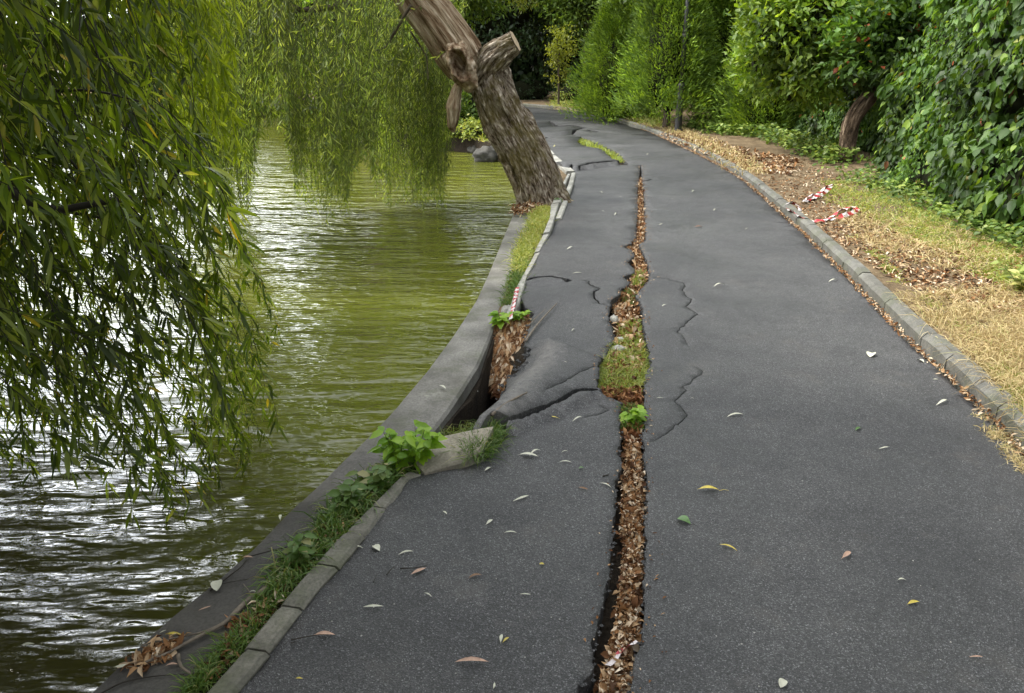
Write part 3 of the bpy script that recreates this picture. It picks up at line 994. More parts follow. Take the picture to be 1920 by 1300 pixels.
# ================================================================== LEANING WILLOW
TY = 10.0
willow = empty("willow_tree", tuple(P(1010, 365)), "big leaning willow with torn trunk, sawn stub and curtain hanging over the lake", "tree")
def tp(px, py, y=TY): return PD(px, py, y)
px_m = TY / (FPX * 1.02)
tr_c = [(1024, 396, 50), (1014, 367, 47), (1004, 335, 45), (990, 300, 44), (962, 250, 43), (938, 205, 41), (920, 160, 38), (907, 120, 36), (895, 98, 31)]
tr_path = smoothpath([tp(a, b, TY + .0 + (392 - b) * .0006) for a, b, _ in tr_c], 22)
tr_rad = np.interp(np.linspace(0, 1, len(tr_path)), np.linspace(0, 1, len(tr_c)), [c[2] * px_m for c in tr_c])
fl = lambda t, a: (.17 * math.exp(-t / .045) * (1 + .5 * math.sin(3 * a + 1)) + .06 * math.sin(5 * a + t * 5))
T1 = barktube(tr_path, tr_rad, 170, .050, fu=13, fv=2.4, flare=fl)
sb_path = smoothpath([tp(905, 146, TY + .10), tp(917, 119, TY + .0), tp(935, 99, TY - .05), tp(950, 87, TY - .08), tp(965, 78, TY - .10)], 14)
sb_rad = np.interp(np.linspace(0, 1, len(sb_path)), [0, .35, .75, 1], [28 * px_m, 27 * px_m, 22 * px_m, 20 * px_m])
T2 = barktube(sb_path, sb_rad, 100, .035, fu=13, fv=2.4)
barkobj("trunk", [T1], M['bark'], willow)
stub = barkobj("sawn_stub", [T2], M['bark'], willow)
# pale sawn face of the stub
d = nrm(sb_path[-1] - sb_path[-3]); u = nrm(np.cross(d, [0, 0, 1.0])); w = np.cross(d, u); c = sb_path[-1] + d * .012
disc = [c + (u * math.cos(k / 24 * 2 * PI) + w * math.sin(k / 24 * 2 * PI)) * (18.5 * px_m) * (1 + .08 * math.sin(k * 1.7)) for k in range(24)]
mesh("sawn_face", disc + [c - d * .02], [tuple(range(24))] , mat_plain("sawn_wood", (.42, .32, .2), .8, var=.35, vs=25), stub)
# bare limb going up over the lake
lb_c = [(893, 138, 20), (872, 118, 42), (858, 98, 45), (838, 68, 44), (815, 36, 43), (788, 2, 40), (758, -45, 37), (718, -105, 33), (670, -170, 28)]
lb_path = smoothpath([tp(a, b, TY + .02 - (140 - b) * .0006) for a, b, _ in lb_c], 18)
lb_rad = np.interp(np.linspace(0, 1, len(lb_path)), np.linspace(0, 1, len(lb_c)), [c[2] * px_m * .93 for c in lb_c])
T3 = barktube(lb_path, lb_rad, 130, .035, fu=9, fv=.9)
limb = barkobj("torn_limb", [T3], M['bare'], willow)
# torn lump with a rim around a dark hollow
hc = tp(862, 122, TY - .36)
ringv, ringf = [], []
nu, nr = 64, 22
for j in range(nr):
    r_ = j / (nr - 1) * 1.25
    for i in range(nu):
        a = 2 * PI * i / nu
        nz = mnoise.fractal(Vector((math.cos(a) * 1.7, math.sin(a) * 1.7, r_ * 1.2)), 1, 2, 3)
        hgt = .11 * math.exp(-((r_ - .72) / .2) ** 2) - .16 * math.exp(-(r_ / .45) ** 2) - .30 * max(0, r_ - .85) + .045 * nz
        rx = .15 * (1 + .18 * nz); rz = .25 * (1 + .15 * nz)
        ringv.append(hc + np.array([math.cos(a) * rx * r_ - .25 * math.sin(a) * rz * r_, -hgt, math.sin(a) * rz * r_]))
for j in range(nr - 1):
    for i in range(nu):
        ringf.append((j * nu + i, j * nu + (i + 1) % nu, (j + 1) * nu + (i + 1) % nu, (j + 1) * nu + i)[::-1])
mesh("torn_hollow", ringv, ringf, M['bare'], limb, True, {'bark': np.array([((v - hc)[0] * .5, (v - hc)[2] * .5, (v - hc)[1] * 3) for v in ringv])})
# hanging strip of bark
hs = smoothpath([tp(864, 148, TY - .2), tp(858, 165, TY - .2), tp(853, 190, TY - .22), tp(851, 215, TY - .22), tp(849, 236, TY - .2), tp(852, 248, TY - .2)], 10)
T4 = barktube(hs, np.interp(np.linspace(0, 1, len(hs)), [0, .2, .5, .8, 1], [.03, .06, .10, .06, .012]), 40, .02)
barkobj("hanging_splinter", [T4], M['bare'], limb)
# small broken branches and limbs inside the curtain
limbs = []
for pts, r in [([(745, -60), (700, -20), (640, 10), (560, 20)], .07), ([(770, 60), (790, 90), (800, 110), (803, 150)], .012), ([(690, 30), (660, 90), (655, 150)], .02),
               ([(770, 10), (735, 70), (720, 90), (680, 100)], .02), ([(540, 50), (510, 105), (495, 120)], .03), ([(560, 20), (500, -10), (430, -30), (380, -10)], .045),
               ([(620, -10), (560, 60), (540, 160)], .018), ([(745, -60), (640, -110), (520, -120), (400, -100)], .07)]:
    q = smoothpath([tp(a, b, TY - .4 + .2 * math.sin(i)) for i, (a, b) in enumerate(pts)], 6)
    limbs.append(barktube(q, np.linspace(r, r * .35, len(q)), 8, .002))
barkobj("branches", limbs, M['bark_plain'], willow)

# curtain strands
tipy = [(350, 330), (380, 380), (430, 400), (470, 405), (482, 330), (490, 235), (535, 250), (548, 340), (575, 380), (620, 400), (655, 398), (668, 330), (685, 300), (695, 350), (730, 380), (790, 395), (835, 385), (845, 300), (862, 210), (880, 120)]
tx = np.array([t[0] for t in tipy]); ty = np.array([t[1] for t in tipy])
drapes = []
for i in range(150):
    x = R.uniform(338, 858)
    drapes.append((x, R.uniform(7.2, 11.5) if x < 700 else R.uniform(10.45, 12.3), R.choice([12, 0, 0, -15, -35, -70, -130])))
specs = []
for i in range(2700):
    gi = R.integers(0, len(drapes))
    gx_, gy_, gt_ = drapes[gi]
    x = min(858, max(335, gx_ + R.normal() * 9)); y = gy_ + R.normal() * .12
    ylim = np.interp(x, tx, ty) + R.normal() * 10 + gt_
    py = ylim - abs(R.normal()) * 60 if R.random() < .72 else R.uniform(-120, ylim)
    if 480 < x < 535 and py > 60 and R.random() < .35: py -= 120
    tip = PD(x, py, y)
    if tip[2] < WATER_Z + .05: tip[2] = WATER_Z + .06
    ul = R.uniform(.9, 2.2)
    specs.append((tip, ul, (R.normal() * .2 + .1, R.normal() * .15), R.uniform(.3, 1.2)))
for i in range(260):     # crown above the frame
    x = R.uniform(-2.6, -.1); y = R.uniform(9, 13)
    specs.append((np.array([x, y, R.uniform(2.6, 5)]), R.uniform(1, 2.2), (R.normal() * .3, R.normal() * .3), .8))
_, _, nl = strands_foliage("crown", "hanging_twigs", specs, .042, .085, .0125, M['willow_mid'], M['straw_twig'], willow, None, .0028)
print("mid willow leaves", nl)

# ================================================================== NEAR WILLOW
nearw = empty("willow_tree", (-3.9, -2.2, 0), "near willow whose dark leafy curtain fills the left edge over the water", "tree")
q = smoothpath([(-3.3, -2.4, -.2), (-3.4, -2.2, 1.0), (-3.5, -1.8, 2.4), (-3.6, -.6, 3.6), (-3.6, 1.2, 4.4), (-3.2, 3.0, 4.6)], 8)
T = [barktube(q, np.linspace(.38, .10, len(q)), 30, .02)]
q = smoothpath([(-3.5, -1.8, 2.4), (-4.2, 0, 3.2), (-4.6, 2.2, 3.4), (-4.4, 4.4, 3.2)], 8)
T.append(barktube(q, np.linspace(.2, .05, len(q)), 16, .012))
barkobj("trunk", T, M['bark_plain'], nearw)
br = []
for pts, r, y0, y1 in [([(-160, 250), (-60, 330), (20, 358), (95, 392), (160, 385), (245, 370)], .022, 2.3, 2.2), ([(95, 392), (200, 410), (260, 420)], .010, 3.4, 3.2),
                   ([(-60, 150), (60, 170), (170, 170), (260, 190)], .008, 2.6, 2.4), ([(-60, 170), (60, 230), (140, 310), (220, 430)], .008, 2.5, 2.5),
                   ([(-80, 430), (50, 520), (130, 610), (190, 720)], .010, 3.0, 2.7), ([(-80, 560), (40, 640), (90, 700)], .010, 2.6, 2.5), ([(280, 390), (330, 330), (350, 280)], .012, 3.4, 3.4)]:
    q = smoothpath([PD(a, b, y0 + (y1 - y0) * i / (len(pts) - 1)) for i, (a, b) in enumerate(pts)], 6)
    br.append(barktube(q, np.linspace(r, r * .3, len(q)), 8, .001))
barkobj("branches", br, M['twig'], nearw)
cur_poly = [(-250, -200), (330, -200), (350, 0), (400, 120), (385, 250), (395, 330), (450, 430), (505, 555), (545, 650), (535, 705), (515, 880), (450, 935), (345, 985), (215, 970), (120, 900), (-250, 900)]
specs = []
cnt = 0
def edge_x(y): return np.interp(y, [-200, 0, 120, 250, 330, 430, 555, 650, 705, 880, 935, 985], [345, 365, 415, 400, 410, 465, 520, 560, 550, 525, 460, 355])
while cnt < 940:
    x = R.uniform(-200, 550); y = R.uniform(-150, 990)
    if not inpoly(np.array([x]), np.array([y]), cur_poly)[0]: continue
    # thinner towards the lower right tips
    e = edge_x(y)
    dens_ = 1.0 if y < 500 else np.interp(y, [500, 700, 990], [.9, .75, .55])
    if x > e - 60: dens_ *= .6
    if R.random() > dens_: continue
    dist = R.uniform(2.5, 5.0) if R.random() < .85 else R.uniform(1.8, 2.5)
    if x > 300 and y < 400: dist = R.uniform(3.4, 5.2)
    tip = PD(x, y, dist)
    if tip[2] < WATER_Z + .04: 
        k = (CAM_H - WATER_Z - .05) / (CAM_H - tip[2]); tip = np.array([0, 0, CAM_H]) + (tip - np.array([0, 0, CAM_H])) * k
    ul = R.uniform(.35, 1.0)
    specs.append((tip, ul, (-R.uniform(.15, .75) * ul, R.normal() * .2), R.uniform(.2, 1.0)))
    cnt += 1
_, _, nl = strands_foliage("crown", "hanging_twigs", specs, .0215, .066, .0125, M['willow_near'], M['twig'], nearw, LANCE4, .0016, .9)
specs = []
for i in range(200):
    x = R.uniform(250, 455); y = R.uniform(-150, 330)
    specs.append((PD(x, y, R.uniform(4.4, 6.0)), R.uniform(.4, .9), (-R.uniform(.0, .4), R.normal() * .2), .6))
strands_foliage("sunlit_fringe", "hanging_twigs", specs, .028, .09, .016, M['willow_bright'], M['straw_twig'], nearw, LANCE4, .0016, .7)
print("near willow leaves", nl)
specs = []
for i in range(5200):
    x = R.uniform(-9, 1.2); y = R.uniform(-4, 6.4)
    if x > -3.0 and y > 4: continue
    if x > -1.6 and y > 1.6: continue
    lo = max(2.45, 1.7 + y * .12 + .35)
    specs.append((np.array([x, y, R.uniform(lo, 5)]), R.uniform(.8, 1.8), (R.normal() * .3, R.normal() * .3), .8))
strands_foliage("upper_crown", "hanging_twigs", specs, .045, .15, .045, M['willow_blocker'], M['twig'], nearw, None, .002, 1.0)  # crown out of view, widened and thickened to shade water and near path

def frame_xy(p):
    q = np.asarray(p, float) - [0, 0, CAM_H]
    f = q @ FWD
    if f < .05: return None
    return 960 + q[0] / f * FPX, 650 - (q @ UPV) / f * FPX
specs = []
while len(specs) < 1700:      # unseen leaf skirt added left of the frame to darken the near water
    x = R.uniform(-8.5, -2.2); y = R.uniform(-2.5, 6.0); z = R.uniform(WATER_Z + .05, 2.2); ul = R.uniform(.8, 1.8)
    if x > -3.2 and y < .6: continue
    f1 = frame_xy((x + .3, y, z)); f2 = frame_xy((x + .3, y, z + ul))
    if (f1 and f1[0] > -40) or (f2 and f2[0] > -40): continue
    specs.append((np.array([x, y, z]), ul, (-R.uniform(0, .3), R.normal() * .1), .8))
strands_foliage("added_shade_skirt", "hanging_twigs", specs, .045, .14, .045, M['willow_blocker'], M['twig'], nearw, None, .002, 1.0)  # leaves and twigs both belong to the added, unseen skirt

# ================================================================== RIGHT SIDE: HEDGE, TREES
def leaf_sheet_hedge(name, base, h, n, L, W, mat, label, cat, bulge=.35, prof=OVAL, depth=.25, core=True, down=1.0):
    """creeper hung over a fence: base line (world), height h"""
    root = empty(name, (float(base[0][0]), float(base[0][1]), .08), label, cat)
    bl = resample(base, 80)
    tnn = nrm(np.gradient(bl, axis=0)); on = np.column_stack([-tnn[:, 1], tnn[:, 0]])
    if on[len(on) // 2, 0] > 0: on = -on
    def surf(s, z):
        i = s * 79; k = np.clip(i.astype(int), 0, 78); f = (i - k)[:, None]
        p = bl[k] * (1 - f) + bl[k + 1] * f; o_ = on[k]
        off = np.array([fbm(a * 14, b * 1.1, 3.7, 3) for a, b in zip(s, z)]) * bulge
        off += .45 * np.exp(-z / .4) + .12 * np.sin(z * 2)
        off += np.array([fbm(a * 45, b * 3.2, 1.7, 2) for a, b in zip(s, z)]) * .16
        return p, o_, off
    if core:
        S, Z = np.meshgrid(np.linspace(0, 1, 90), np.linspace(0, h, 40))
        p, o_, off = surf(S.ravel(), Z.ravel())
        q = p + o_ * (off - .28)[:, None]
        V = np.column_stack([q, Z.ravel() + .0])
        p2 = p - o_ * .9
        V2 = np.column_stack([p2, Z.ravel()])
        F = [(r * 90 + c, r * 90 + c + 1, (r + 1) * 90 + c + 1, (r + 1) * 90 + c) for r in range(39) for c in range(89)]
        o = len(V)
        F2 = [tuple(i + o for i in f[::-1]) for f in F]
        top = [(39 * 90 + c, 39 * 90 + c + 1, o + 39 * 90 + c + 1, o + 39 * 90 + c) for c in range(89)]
        mesh("stems_or_core", np.vstack([V, V2]), F + F2 + top, M['core'], root, True)  # solid dark backing painted as the shade behind the creeper leaves
    s = R.random(n); z = R.random(n) ** 1.05 * h + .02
    p, o_, off = surf(s, z)
    dd = R.random(n) ** 1.5 * depth
    pos = np.column_stack([p + o_ * (off - dd + .03)[:, None], z])
    o3 = np.column_stack([o_, np.zeros(n)])
    t3 = np.column_stack([-o_[:, 1], o_[:, 0], np.zeros(n)])
    d = np.array([0, 0, -1.0]) * down + o3 * R.uniform(-.3, .9, (n, 1)) + t3 * R.normal(size=(n, 1)) * .8 + R.normal(size=(n, 3)) * .35
    nn_ = o3 * .8 + np.array([0, 0, .6]) + R.normal(size=(n, 3)) * .6
    sz = np.array([.8 + .7 * fbm(a * 22, b * 1.7, 9.1, 2) for a, b in zip(s, z)])
    L = L * np.clip(sz, .45, 1.5); W = W * np.clip(sz, .45, 1.5)
    leaf_obj("leaves", pos, d, nn_, L * R.uniform(.55, 1.3, n), W * R.uniform(.6, 1.25, n), mat, root, prof, droop=.15, fold=.16, curl=R.uniform(-.3, .3, n))
    return root

ivy_base = [(4.6, -2.5), (4.85, 2), (5.0, 5.5), tuple(P(1925, 458)[:2] + [.12, 0]), tuple(P(1800, 408)[:2] + [.15, 0]), tuple(P(1700, 360)[:2] + [.18, .1]), tuple(P(1640, 332)[:2] + [.25, .3])]
leaf_sheet_hedge("creeper_hedge", ivy_base, 3.6, 32000, .128, .078, M['ivy'], "tall wall of large glossy green creeper leaves along the right edge", "hedge", bulge=.4, depth=.35)
ivy2 = [tuple(P(1640, 318)[:2] + [.7, .7]), tuple(P(1560, 288)[:2] + [.5, 1.]), tuple(P(1470, 262)[:2] + [.4, 1.5]), (5.2, 19.5)]
leaf_sheet_hedge("creeper_hedge", ivy2, 2.6, 18000, .12, .072, M['ivy'], "lower creeper hedge behind the crooked brown trunk, beside the conifers", "hedge", bulge=.45, depth=.4)

def crown_leaves(center, rad, nclump, per, clr, L, W, mat, parent, name="crown", shell=.55, prof=None, down=.4, bottom=None, up=.3, keepf=None):
    c = rdir(nclump) * (R.uniform(shell, 1, (nclump, 1))) * np.array(rad) + np.array(center)
    if bottom is not None: c = c[c[:, 2] > bottom]
    nclump = len(c)
    pos = np.repeat(c, per, axis=0) + R.normal(size=(nclump * per, 3)) * np.array([clr, clr, clr * .7])
    if bottom is not None:
        pos = pos[pos[:, 2] > bottom - .3]
    n = len(pos)
    d = rdir(n) + np.array([0, 0, -down]) + nrm(pos - np.array(center)) * .6
    nn_ = rdir(n) * .8 + np.array([0, 0, up + .5])
    rn = np.clip(R.normal(.5, .25, n), 0, 1)
    return leaf_obj(name, pos, d, nn_, L * R.uniform(.6, 1.3, n), W * R.uniform(.6, 1.3, n), mat, parent, prof, rnd=rn)

def blob(center, rad, amp, parent, name="shade_core", seg=28, bottom=None, mat=None):  # by default a solid dark filler standing for shade inside a crown
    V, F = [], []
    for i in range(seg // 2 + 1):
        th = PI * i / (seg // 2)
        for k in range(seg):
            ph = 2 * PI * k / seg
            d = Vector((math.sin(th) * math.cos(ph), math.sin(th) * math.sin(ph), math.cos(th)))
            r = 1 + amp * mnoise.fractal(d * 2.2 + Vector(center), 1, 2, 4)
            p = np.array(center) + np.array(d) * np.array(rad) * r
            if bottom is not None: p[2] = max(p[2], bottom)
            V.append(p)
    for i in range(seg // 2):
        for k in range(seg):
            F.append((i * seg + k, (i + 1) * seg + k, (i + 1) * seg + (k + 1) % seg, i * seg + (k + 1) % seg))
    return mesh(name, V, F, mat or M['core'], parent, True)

def tree(base, height, rad, label, mat, nclump, per, clr, L, W, trunk_r=.15, lean=(0, 0), zc=None, cat="tree", bottom=None, core=.62, group=None, name="tree", prof=None, bark='bark_plain', shell=.55):
    root = empty(name, tuple(base), label, cat, group)
    zc = zc if zc is not None else height - rad[2]
    c = np.array([base[0] + lean[0], base[1] + lean[1], zc])
    q = smoothpath([np.array(base) - [0, 0, .1], np.array(base) + [lean[0] * .3, lean[1] * .3, zc * .4], c], 6)
    tb = [barktube(q, np.linspace(trunk_r, trunk_r * .5, len(q)), 14, trunk_r * .08)]
    for k in range(6):
        e = c + rdir(1)[0] * np.array(rad) * .8
        s = q[-1] * .35 + q[len(q) * 2 // 3] * .65
        tb.append(barktube(smoothpath([s, (s + e) / 2 + [0, 0, .2], e], 4), np.linspace(trunk_r * .45, .02, 9), 7, .004))
    barkobj("trunk", tb, M[bark], root)
    crown_leaves(c, rad, nclump, per, clr, L, W, mat, root, bottom=bottom, shell=shell, prof=prof)
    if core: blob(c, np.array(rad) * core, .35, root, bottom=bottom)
    return root

# crooked tree in the creeper
ct = empty("crooked_tree", tuple(P(1588, 312, .08)), "crooked brown trunk leaning right out of the creeper with broad pale leaves", "tree")
q = smoothpath([PD(1583, 328, 13.0), PD(1586, 290, 13.0), PD(1591, 255, 13.0), PD(1602, 220, 13.0), PD(1626, 185, 13.1), PD(1668, 130, 13.5), PD(1760, 20, 14.5), PD(1800, -150, 15)], 10)
barkobj("trunk", [barktube(q, np.interp(np.linspace(0, 1, len(q)), [0, .1, .4, 1], [.19, .13, .14, .09]), 40, .03, flare=lambda t, a: .35 * math.exp(-t / .04))], M['bark_brown'], ct)
crown_leaves(PD(1500, 60, 14.2), (1.2, 1.0, 1.4), 330, 26, .11, .13, .07, M['shrub'], ct, prof=LANCE3, shell=.35)
blob(PD(1500, 60, 14.6), (.8, .6, 1.0), .4, ct)
crown_leaves(PD(1640, -60, 14.8), (2.2, 1.3, 1.2), 160, 45, .22, .13, .07, M['tree'], ct, name="upper_crown", prof=LANCE3, shell=.3)

crown_leaves(PD(1680, 70, 12.9), (1.0, .55, .85), 190, 34, .13, .13, .075, M['ivy'], ct, name="lower_crown", prof=LANCE3, shell=.2)
# conifers
def conifer(px, py, w, h, depth, label, n=26000, lean=0, z0=.05):
    w *= 1.12; h *= 1.12; n = int(n * 1.7)
    b = P(px, py, .08)
    sc_ = depth / b[1] if depth else 1
    root = empty("thuja", tuple(b), label, "conifer", "feathery conifers along the path")
    # fluted column: several upright plumes
    plumes = []
    for k in range(13):
        a = R.uniform(0, 2 * PI); r = math.sqrt(R.random()) * .62
        plumes.append((math.cos(a) * r * w, math.sin(a) * r * w, R.uniform(.62, 1.0) * h, R.uniform(.30, .5) * w))
    plumes += [(0, 0, h * .88, w * .62), (0, 0, h * .7, w * .7)]
    per = n // len(plumes)
    pos, dd = [], []
    for (x, y, hh, rr) in plumes:
        t = R.random(per) ** .85
        prof_ = np.sin(np.clip(t * 1.05, 0, 1) * PI) ** .5 * (1.05 - .65 * t) * rr + .03
        a = R.uniform(0, 2 * PI, per); r_ = prof_ * (1 - .42 * R.random(per) ** 2 + .25 * (R.random(per) ** 6)) * (1 + .30 * np.sin(a * 4 + t * 14) + .12 * np.sin(a * 9 - t * 31))
        p = np.column_stack([x * (1 - .3 * t) + np.cos(a) * r_, y * (1 - .3 * t) + np.sin(a) * r_, z0 + t * hh])
        pos.append(p + b * [1, 1, 0]); dd.append(np.column_stack([np.cos(a) * .8, np.sin(a) * .8, R.uniform(-.1, 1.3, per)]) + rdir(per) * .4)
    pos = np.concatenate(pos); dd = np.concatenate(dd); m = len(pos)
    nc = 230
    ca = R.uniform(0, 2 * PI, nc); ct_ = R.random(nc)
    cz = z0 + ct_ * h * .95; cr_ = w * (1.0 - .55 * ct_) * R.uniform(.55, 1.12, nc)
    cc_ = np.column_stack([b[0] + np.cos(ca) * cr_, b[1] + np.sin(ca) * cr_, cz])
    cp = np.repeat(cc_, 60, axis=0) + R.normal(size=(nc * 60, 3)) * [.10, .10, .17]
    cd = np.repeat(np.column_stack([np.cos(ca), np.sin(ca), np.full(nc, .7)]), 60, axis=0) + rdir(nc * 60) * .6
    pos = np.vstack([pos[::2], cp]); dd = np.vstack([dd[::2], cd]); m = len(pos)
    leaf_obj("crown", pos, dd, rdir(m) + nrm(dd) * .1, .12 * R.uniform(.5, 1.5, m), .026, M['thuja'], root, None)
    q = [np.array([b[0], b[1], 0]), np.array([b[0], b[1], h * .8])]
    barkobj("trunk", [barktube(smoothpath(q, 6), np.linspace(.10, .03, 7), 10, .008)], M['bark_plain'], root)
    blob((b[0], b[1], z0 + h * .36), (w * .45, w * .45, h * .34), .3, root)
    return root
conifer(1425, 250, .95, 3.3, 0, "dark feathery conifer plume beside the broad-leaved creeper", 24000)
conifer(1365, 236, 1.0, 3.9, 0, "tallest feathery conifer just right of the lamp post", 24000)
conifer(1248, 241, 1.1, 3.3, 0, "bright green bushy conifer just left of the lamp post", 26000, z0=.55)
conifer(1160, 222, 1.35, 2.75, 0, "rounded bright green conifer farthest left, beside the grey forked trunks", 28000)

# far trees
tree(P(1098, 192, .05), 8.5, (2.6, 2.4, 3.0), "broad pale green tree with a slim grey trunk behind the rounded conifer", M['tree'], 330, 60, .28, .17, .08, .17, (-.1, 0), 5.3, prof=None, shell=.5, bottom=1.4)
tree(P(1092, 190, .05) + [.35, .3, 0], 9, (2.2, 2.2, 2.6), "tree with thick dark trunk close beside the slim grey one", M['tree'], 180, 60, .28, .17, .08, .2, (1.6, .8), 6.5, bottom=3.0)
tree(np.array([6.2, 27, .05]), 9, (3.6, 2.6, 3.6), "tall green tree rising behind the conifers and lamp post", M['tree'], 420, 60, .3, .17, .08, .2, (0, 0), 4.4, bottom=.3, shell=.4)
tree(np.array([7.6, 20, .05]), 8, (2.8, 2.2, 3.6), "leafy tree behind the tallest conifer", M['shrub'], 300, 60, .28, .16, .08, .2, (0, 0), 4.0, bottom=.3, shell=.4)
tree(np.array([9, 13.5, .05]), 8, (2.4, 3.4, 3.0), "green tree rising behind the creeper wall at the right edge", M['tree'], 250, 60, .28, .16, .08, .2, (0, 0), 4.2, bottom=1.8, shell=.4)
# weeping tree over the path
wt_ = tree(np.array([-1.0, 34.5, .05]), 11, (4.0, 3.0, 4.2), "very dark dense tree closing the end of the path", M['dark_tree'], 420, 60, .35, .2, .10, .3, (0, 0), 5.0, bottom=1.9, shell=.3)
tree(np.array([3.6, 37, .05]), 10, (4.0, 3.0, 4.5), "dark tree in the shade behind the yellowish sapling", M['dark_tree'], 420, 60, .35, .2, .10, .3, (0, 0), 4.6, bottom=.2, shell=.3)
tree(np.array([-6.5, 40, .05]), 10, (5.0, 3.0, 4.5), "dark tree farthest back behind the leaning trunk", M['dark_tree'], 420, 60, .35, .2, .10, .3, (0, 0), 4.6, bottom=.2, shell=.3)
tree(np.array([-3.2, 25.2, .05]), 7.5, (2.1, 1.8, 2.5), "bright green tree seen between leaning trunk and sawn stub", M['shrub'], 330, 46, .24, .17, .07, .16, (1.3, 0), 4.6, bottom=2.6, shell=.35)
tree(np.array([-4.2, 21.5, .0]), 6, (2.2, 1.8, 2.8), "green waterside tree behind the hanging willow curtain", M['shrub'], 300, 50, .26, .17, .07, .16, (0, 0), 3.1, bottom=.2, shell=.35)
tree(np.array([-8.0, 31, .0]), 8, (3.4, 2.4, 3.8), "waterside tree farther along the bank behind the curtain", M['tree'], 330, 55, .3, .18, .08, .2, (0, 0), 3.9, bottom=.2, shell=.35)
tree(np.array([-11.5, 46, .0]), 9, (4.5, 3, 4.4), "distant waterside tree where the bank recedes", M['tree'], 330, 55, .4, .22, .10, .2, (0, 0), 4.4, bottom=.2, shell=.35)
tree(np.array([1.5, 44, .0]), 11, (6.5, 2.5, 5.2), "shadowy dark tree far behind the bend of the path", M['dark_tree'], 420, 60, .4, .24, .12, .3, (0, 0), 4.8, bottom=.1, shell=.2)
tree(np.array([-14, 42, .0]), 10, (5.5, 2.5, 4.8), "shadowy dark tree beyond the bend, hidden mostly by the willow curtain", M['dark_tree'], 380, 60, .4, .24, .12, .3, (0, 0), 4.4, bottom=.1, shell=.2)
tree(np.array([8.5, 34, .0]), 11, (5, 2.5, 5.4), "tall tree at the back above the conifers", M['tree'], 420, 60, .4, .24, .12, .3, (0, 0), 5.4, bottom=.1, shell=.3)
tree(np.array([6.0, 22.5, .05]), 6.5, (3.2, 2.2, 1.15), "tree whose pale leafy boughs overhang the path above the conifers", M['tree'], 300, 48, .26, .16, .08, .16, (-2.8, -1.0), 4.75, prof=None, shell=.3, core=None)
# sapling
sp = tree(P(1047, 200, .05), 3.0, (.55, .5, 1.15), "thin yellowish sapling with reddish stem in the dark gap", M['yellow_tree'], 60, 26, .12, .10, .05, .05, (0, 0), 1.9, core=None, bottom=.9, name="sapling", shell=.2)
# yellow-green weeping branch tree over the path
wroot = empty("weeping_tree", (-.6, 27.5, .05), "yellow-green weeping branches hanging over the far end of the path", "tree")
q = smoothpath([(-1.9, 28.2, 0), (-2.0, 28.2, 3.0), (-1.2, 28, 5.5), (.8, 27.5, 6.2)], 8)
barkobj("trunk", [barktube(q, np.linspace(.2, .06, len(q)), 14, .01)], M['bark_plain'], wroot)
specs = []
for i in range(240):
    x = R.uniform(925, 1010); y = R.uniform(26, 28.5)
    tip = PD(x, R.uniform(-60, 26 - abs(x - 975) * .35), y)
    specs.append((tip, R.uniform(.8, 2.0), (R.normal() * .2, R.normal() * .2), .6))
strands_foliage("crown", "hanging_twigs", specs, .09, .15, .035, M['yellow_tree'], M['straw_twig'], wroot, None, .006)

# low undergrowth along conifer feet and far bank shrubs
def bush(c, rad, n, mat, label, L=.09, W=.05, name="bush", cat="bush"):
    root = empty(name, (float(c[0]), float(c[1]), .05), label, cat)
    crown_leaves(c, rad, n, 30, .09, L, W, mat, root, name="leaves", shell=.5, bottom=.0)
    blob(c, np.array(rad) * .7, .3, root, name="stems_or_core", bottom=.02)  # solid dark filler painted as the shade inside the bush
    return root
bush(tuple(PD(880, 256, 19.1)), (.62, .4, .34), 70, M['grass_lime'], "low lime-green waterside bush behind the leaning trunk")
bush(tuple(PD(838, 250, 19.6)), (.6, .4, .42), 80, M['tree'], "darker bush at the waterline left of the hanging splinter")
bush((-1.1, 22.4, .35), (.8, .7, .6), 80, M['tree'], "leafy bush on the bank just behind the leaning trunk", .12, .07)
bush((-2.6, 23.4, .5), (1.0, .8, .8), 90, M['dark_tree'], "dark bush on the bank behind the hanging splinter", .14, .08)
bush((-4.0, 24.6, .5), (1.1, .8, .8), 90, M['tree'], "leafy bush on the bank farthest behind the willow curtain", .14, .08)
bush(tuple(P(1070, 196) + [0, 0, .35]), (.8, .6, .45), 50, M['grass_lime'], "small lime bush at the foot of the sapling")
bush(tuple(P(1030, 193) + [-1.0, 1.2, .4]), (1.3, .6, .6), 60, M['dark_tree'], "dark low bush at the far end of the kerb")
rk = blob((float(P(912, 292, -.3)[0]), float(P(912, 292, -.3)[1]), -.32), (.30, .22, .20), .35, None, name="rock", mat=M['rock'])
tag(rk, "dark grey rock at the waterline behind the leaning willow trunk", "rock")
rk = blob((float(P(885, 280, -.3)[0]) + .1, float(P(885, 280, -.3)[1]) + .4, -.36), (.22, .18, .12), .35, None, name="rock", mat=M['rock'])
tag(rk, "smaller flat rock left of the dark rock at the waterline", "rock")

n = 30000
xs = R.uniform(-24, 13, n); ysv = 42 + np.abs(xs) * .05 + R.uniform(0, 5, n); zs = R.random(n) * (3.6 + 1.2 * np.sin(xs * .9))
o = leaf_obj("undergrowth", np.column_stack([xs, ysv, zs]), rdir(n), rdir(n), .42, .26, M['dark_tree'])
tag(o, "dark undergrowth closing the shaded gap beyond the bend of the path", "undergrowth", kind="stuff")
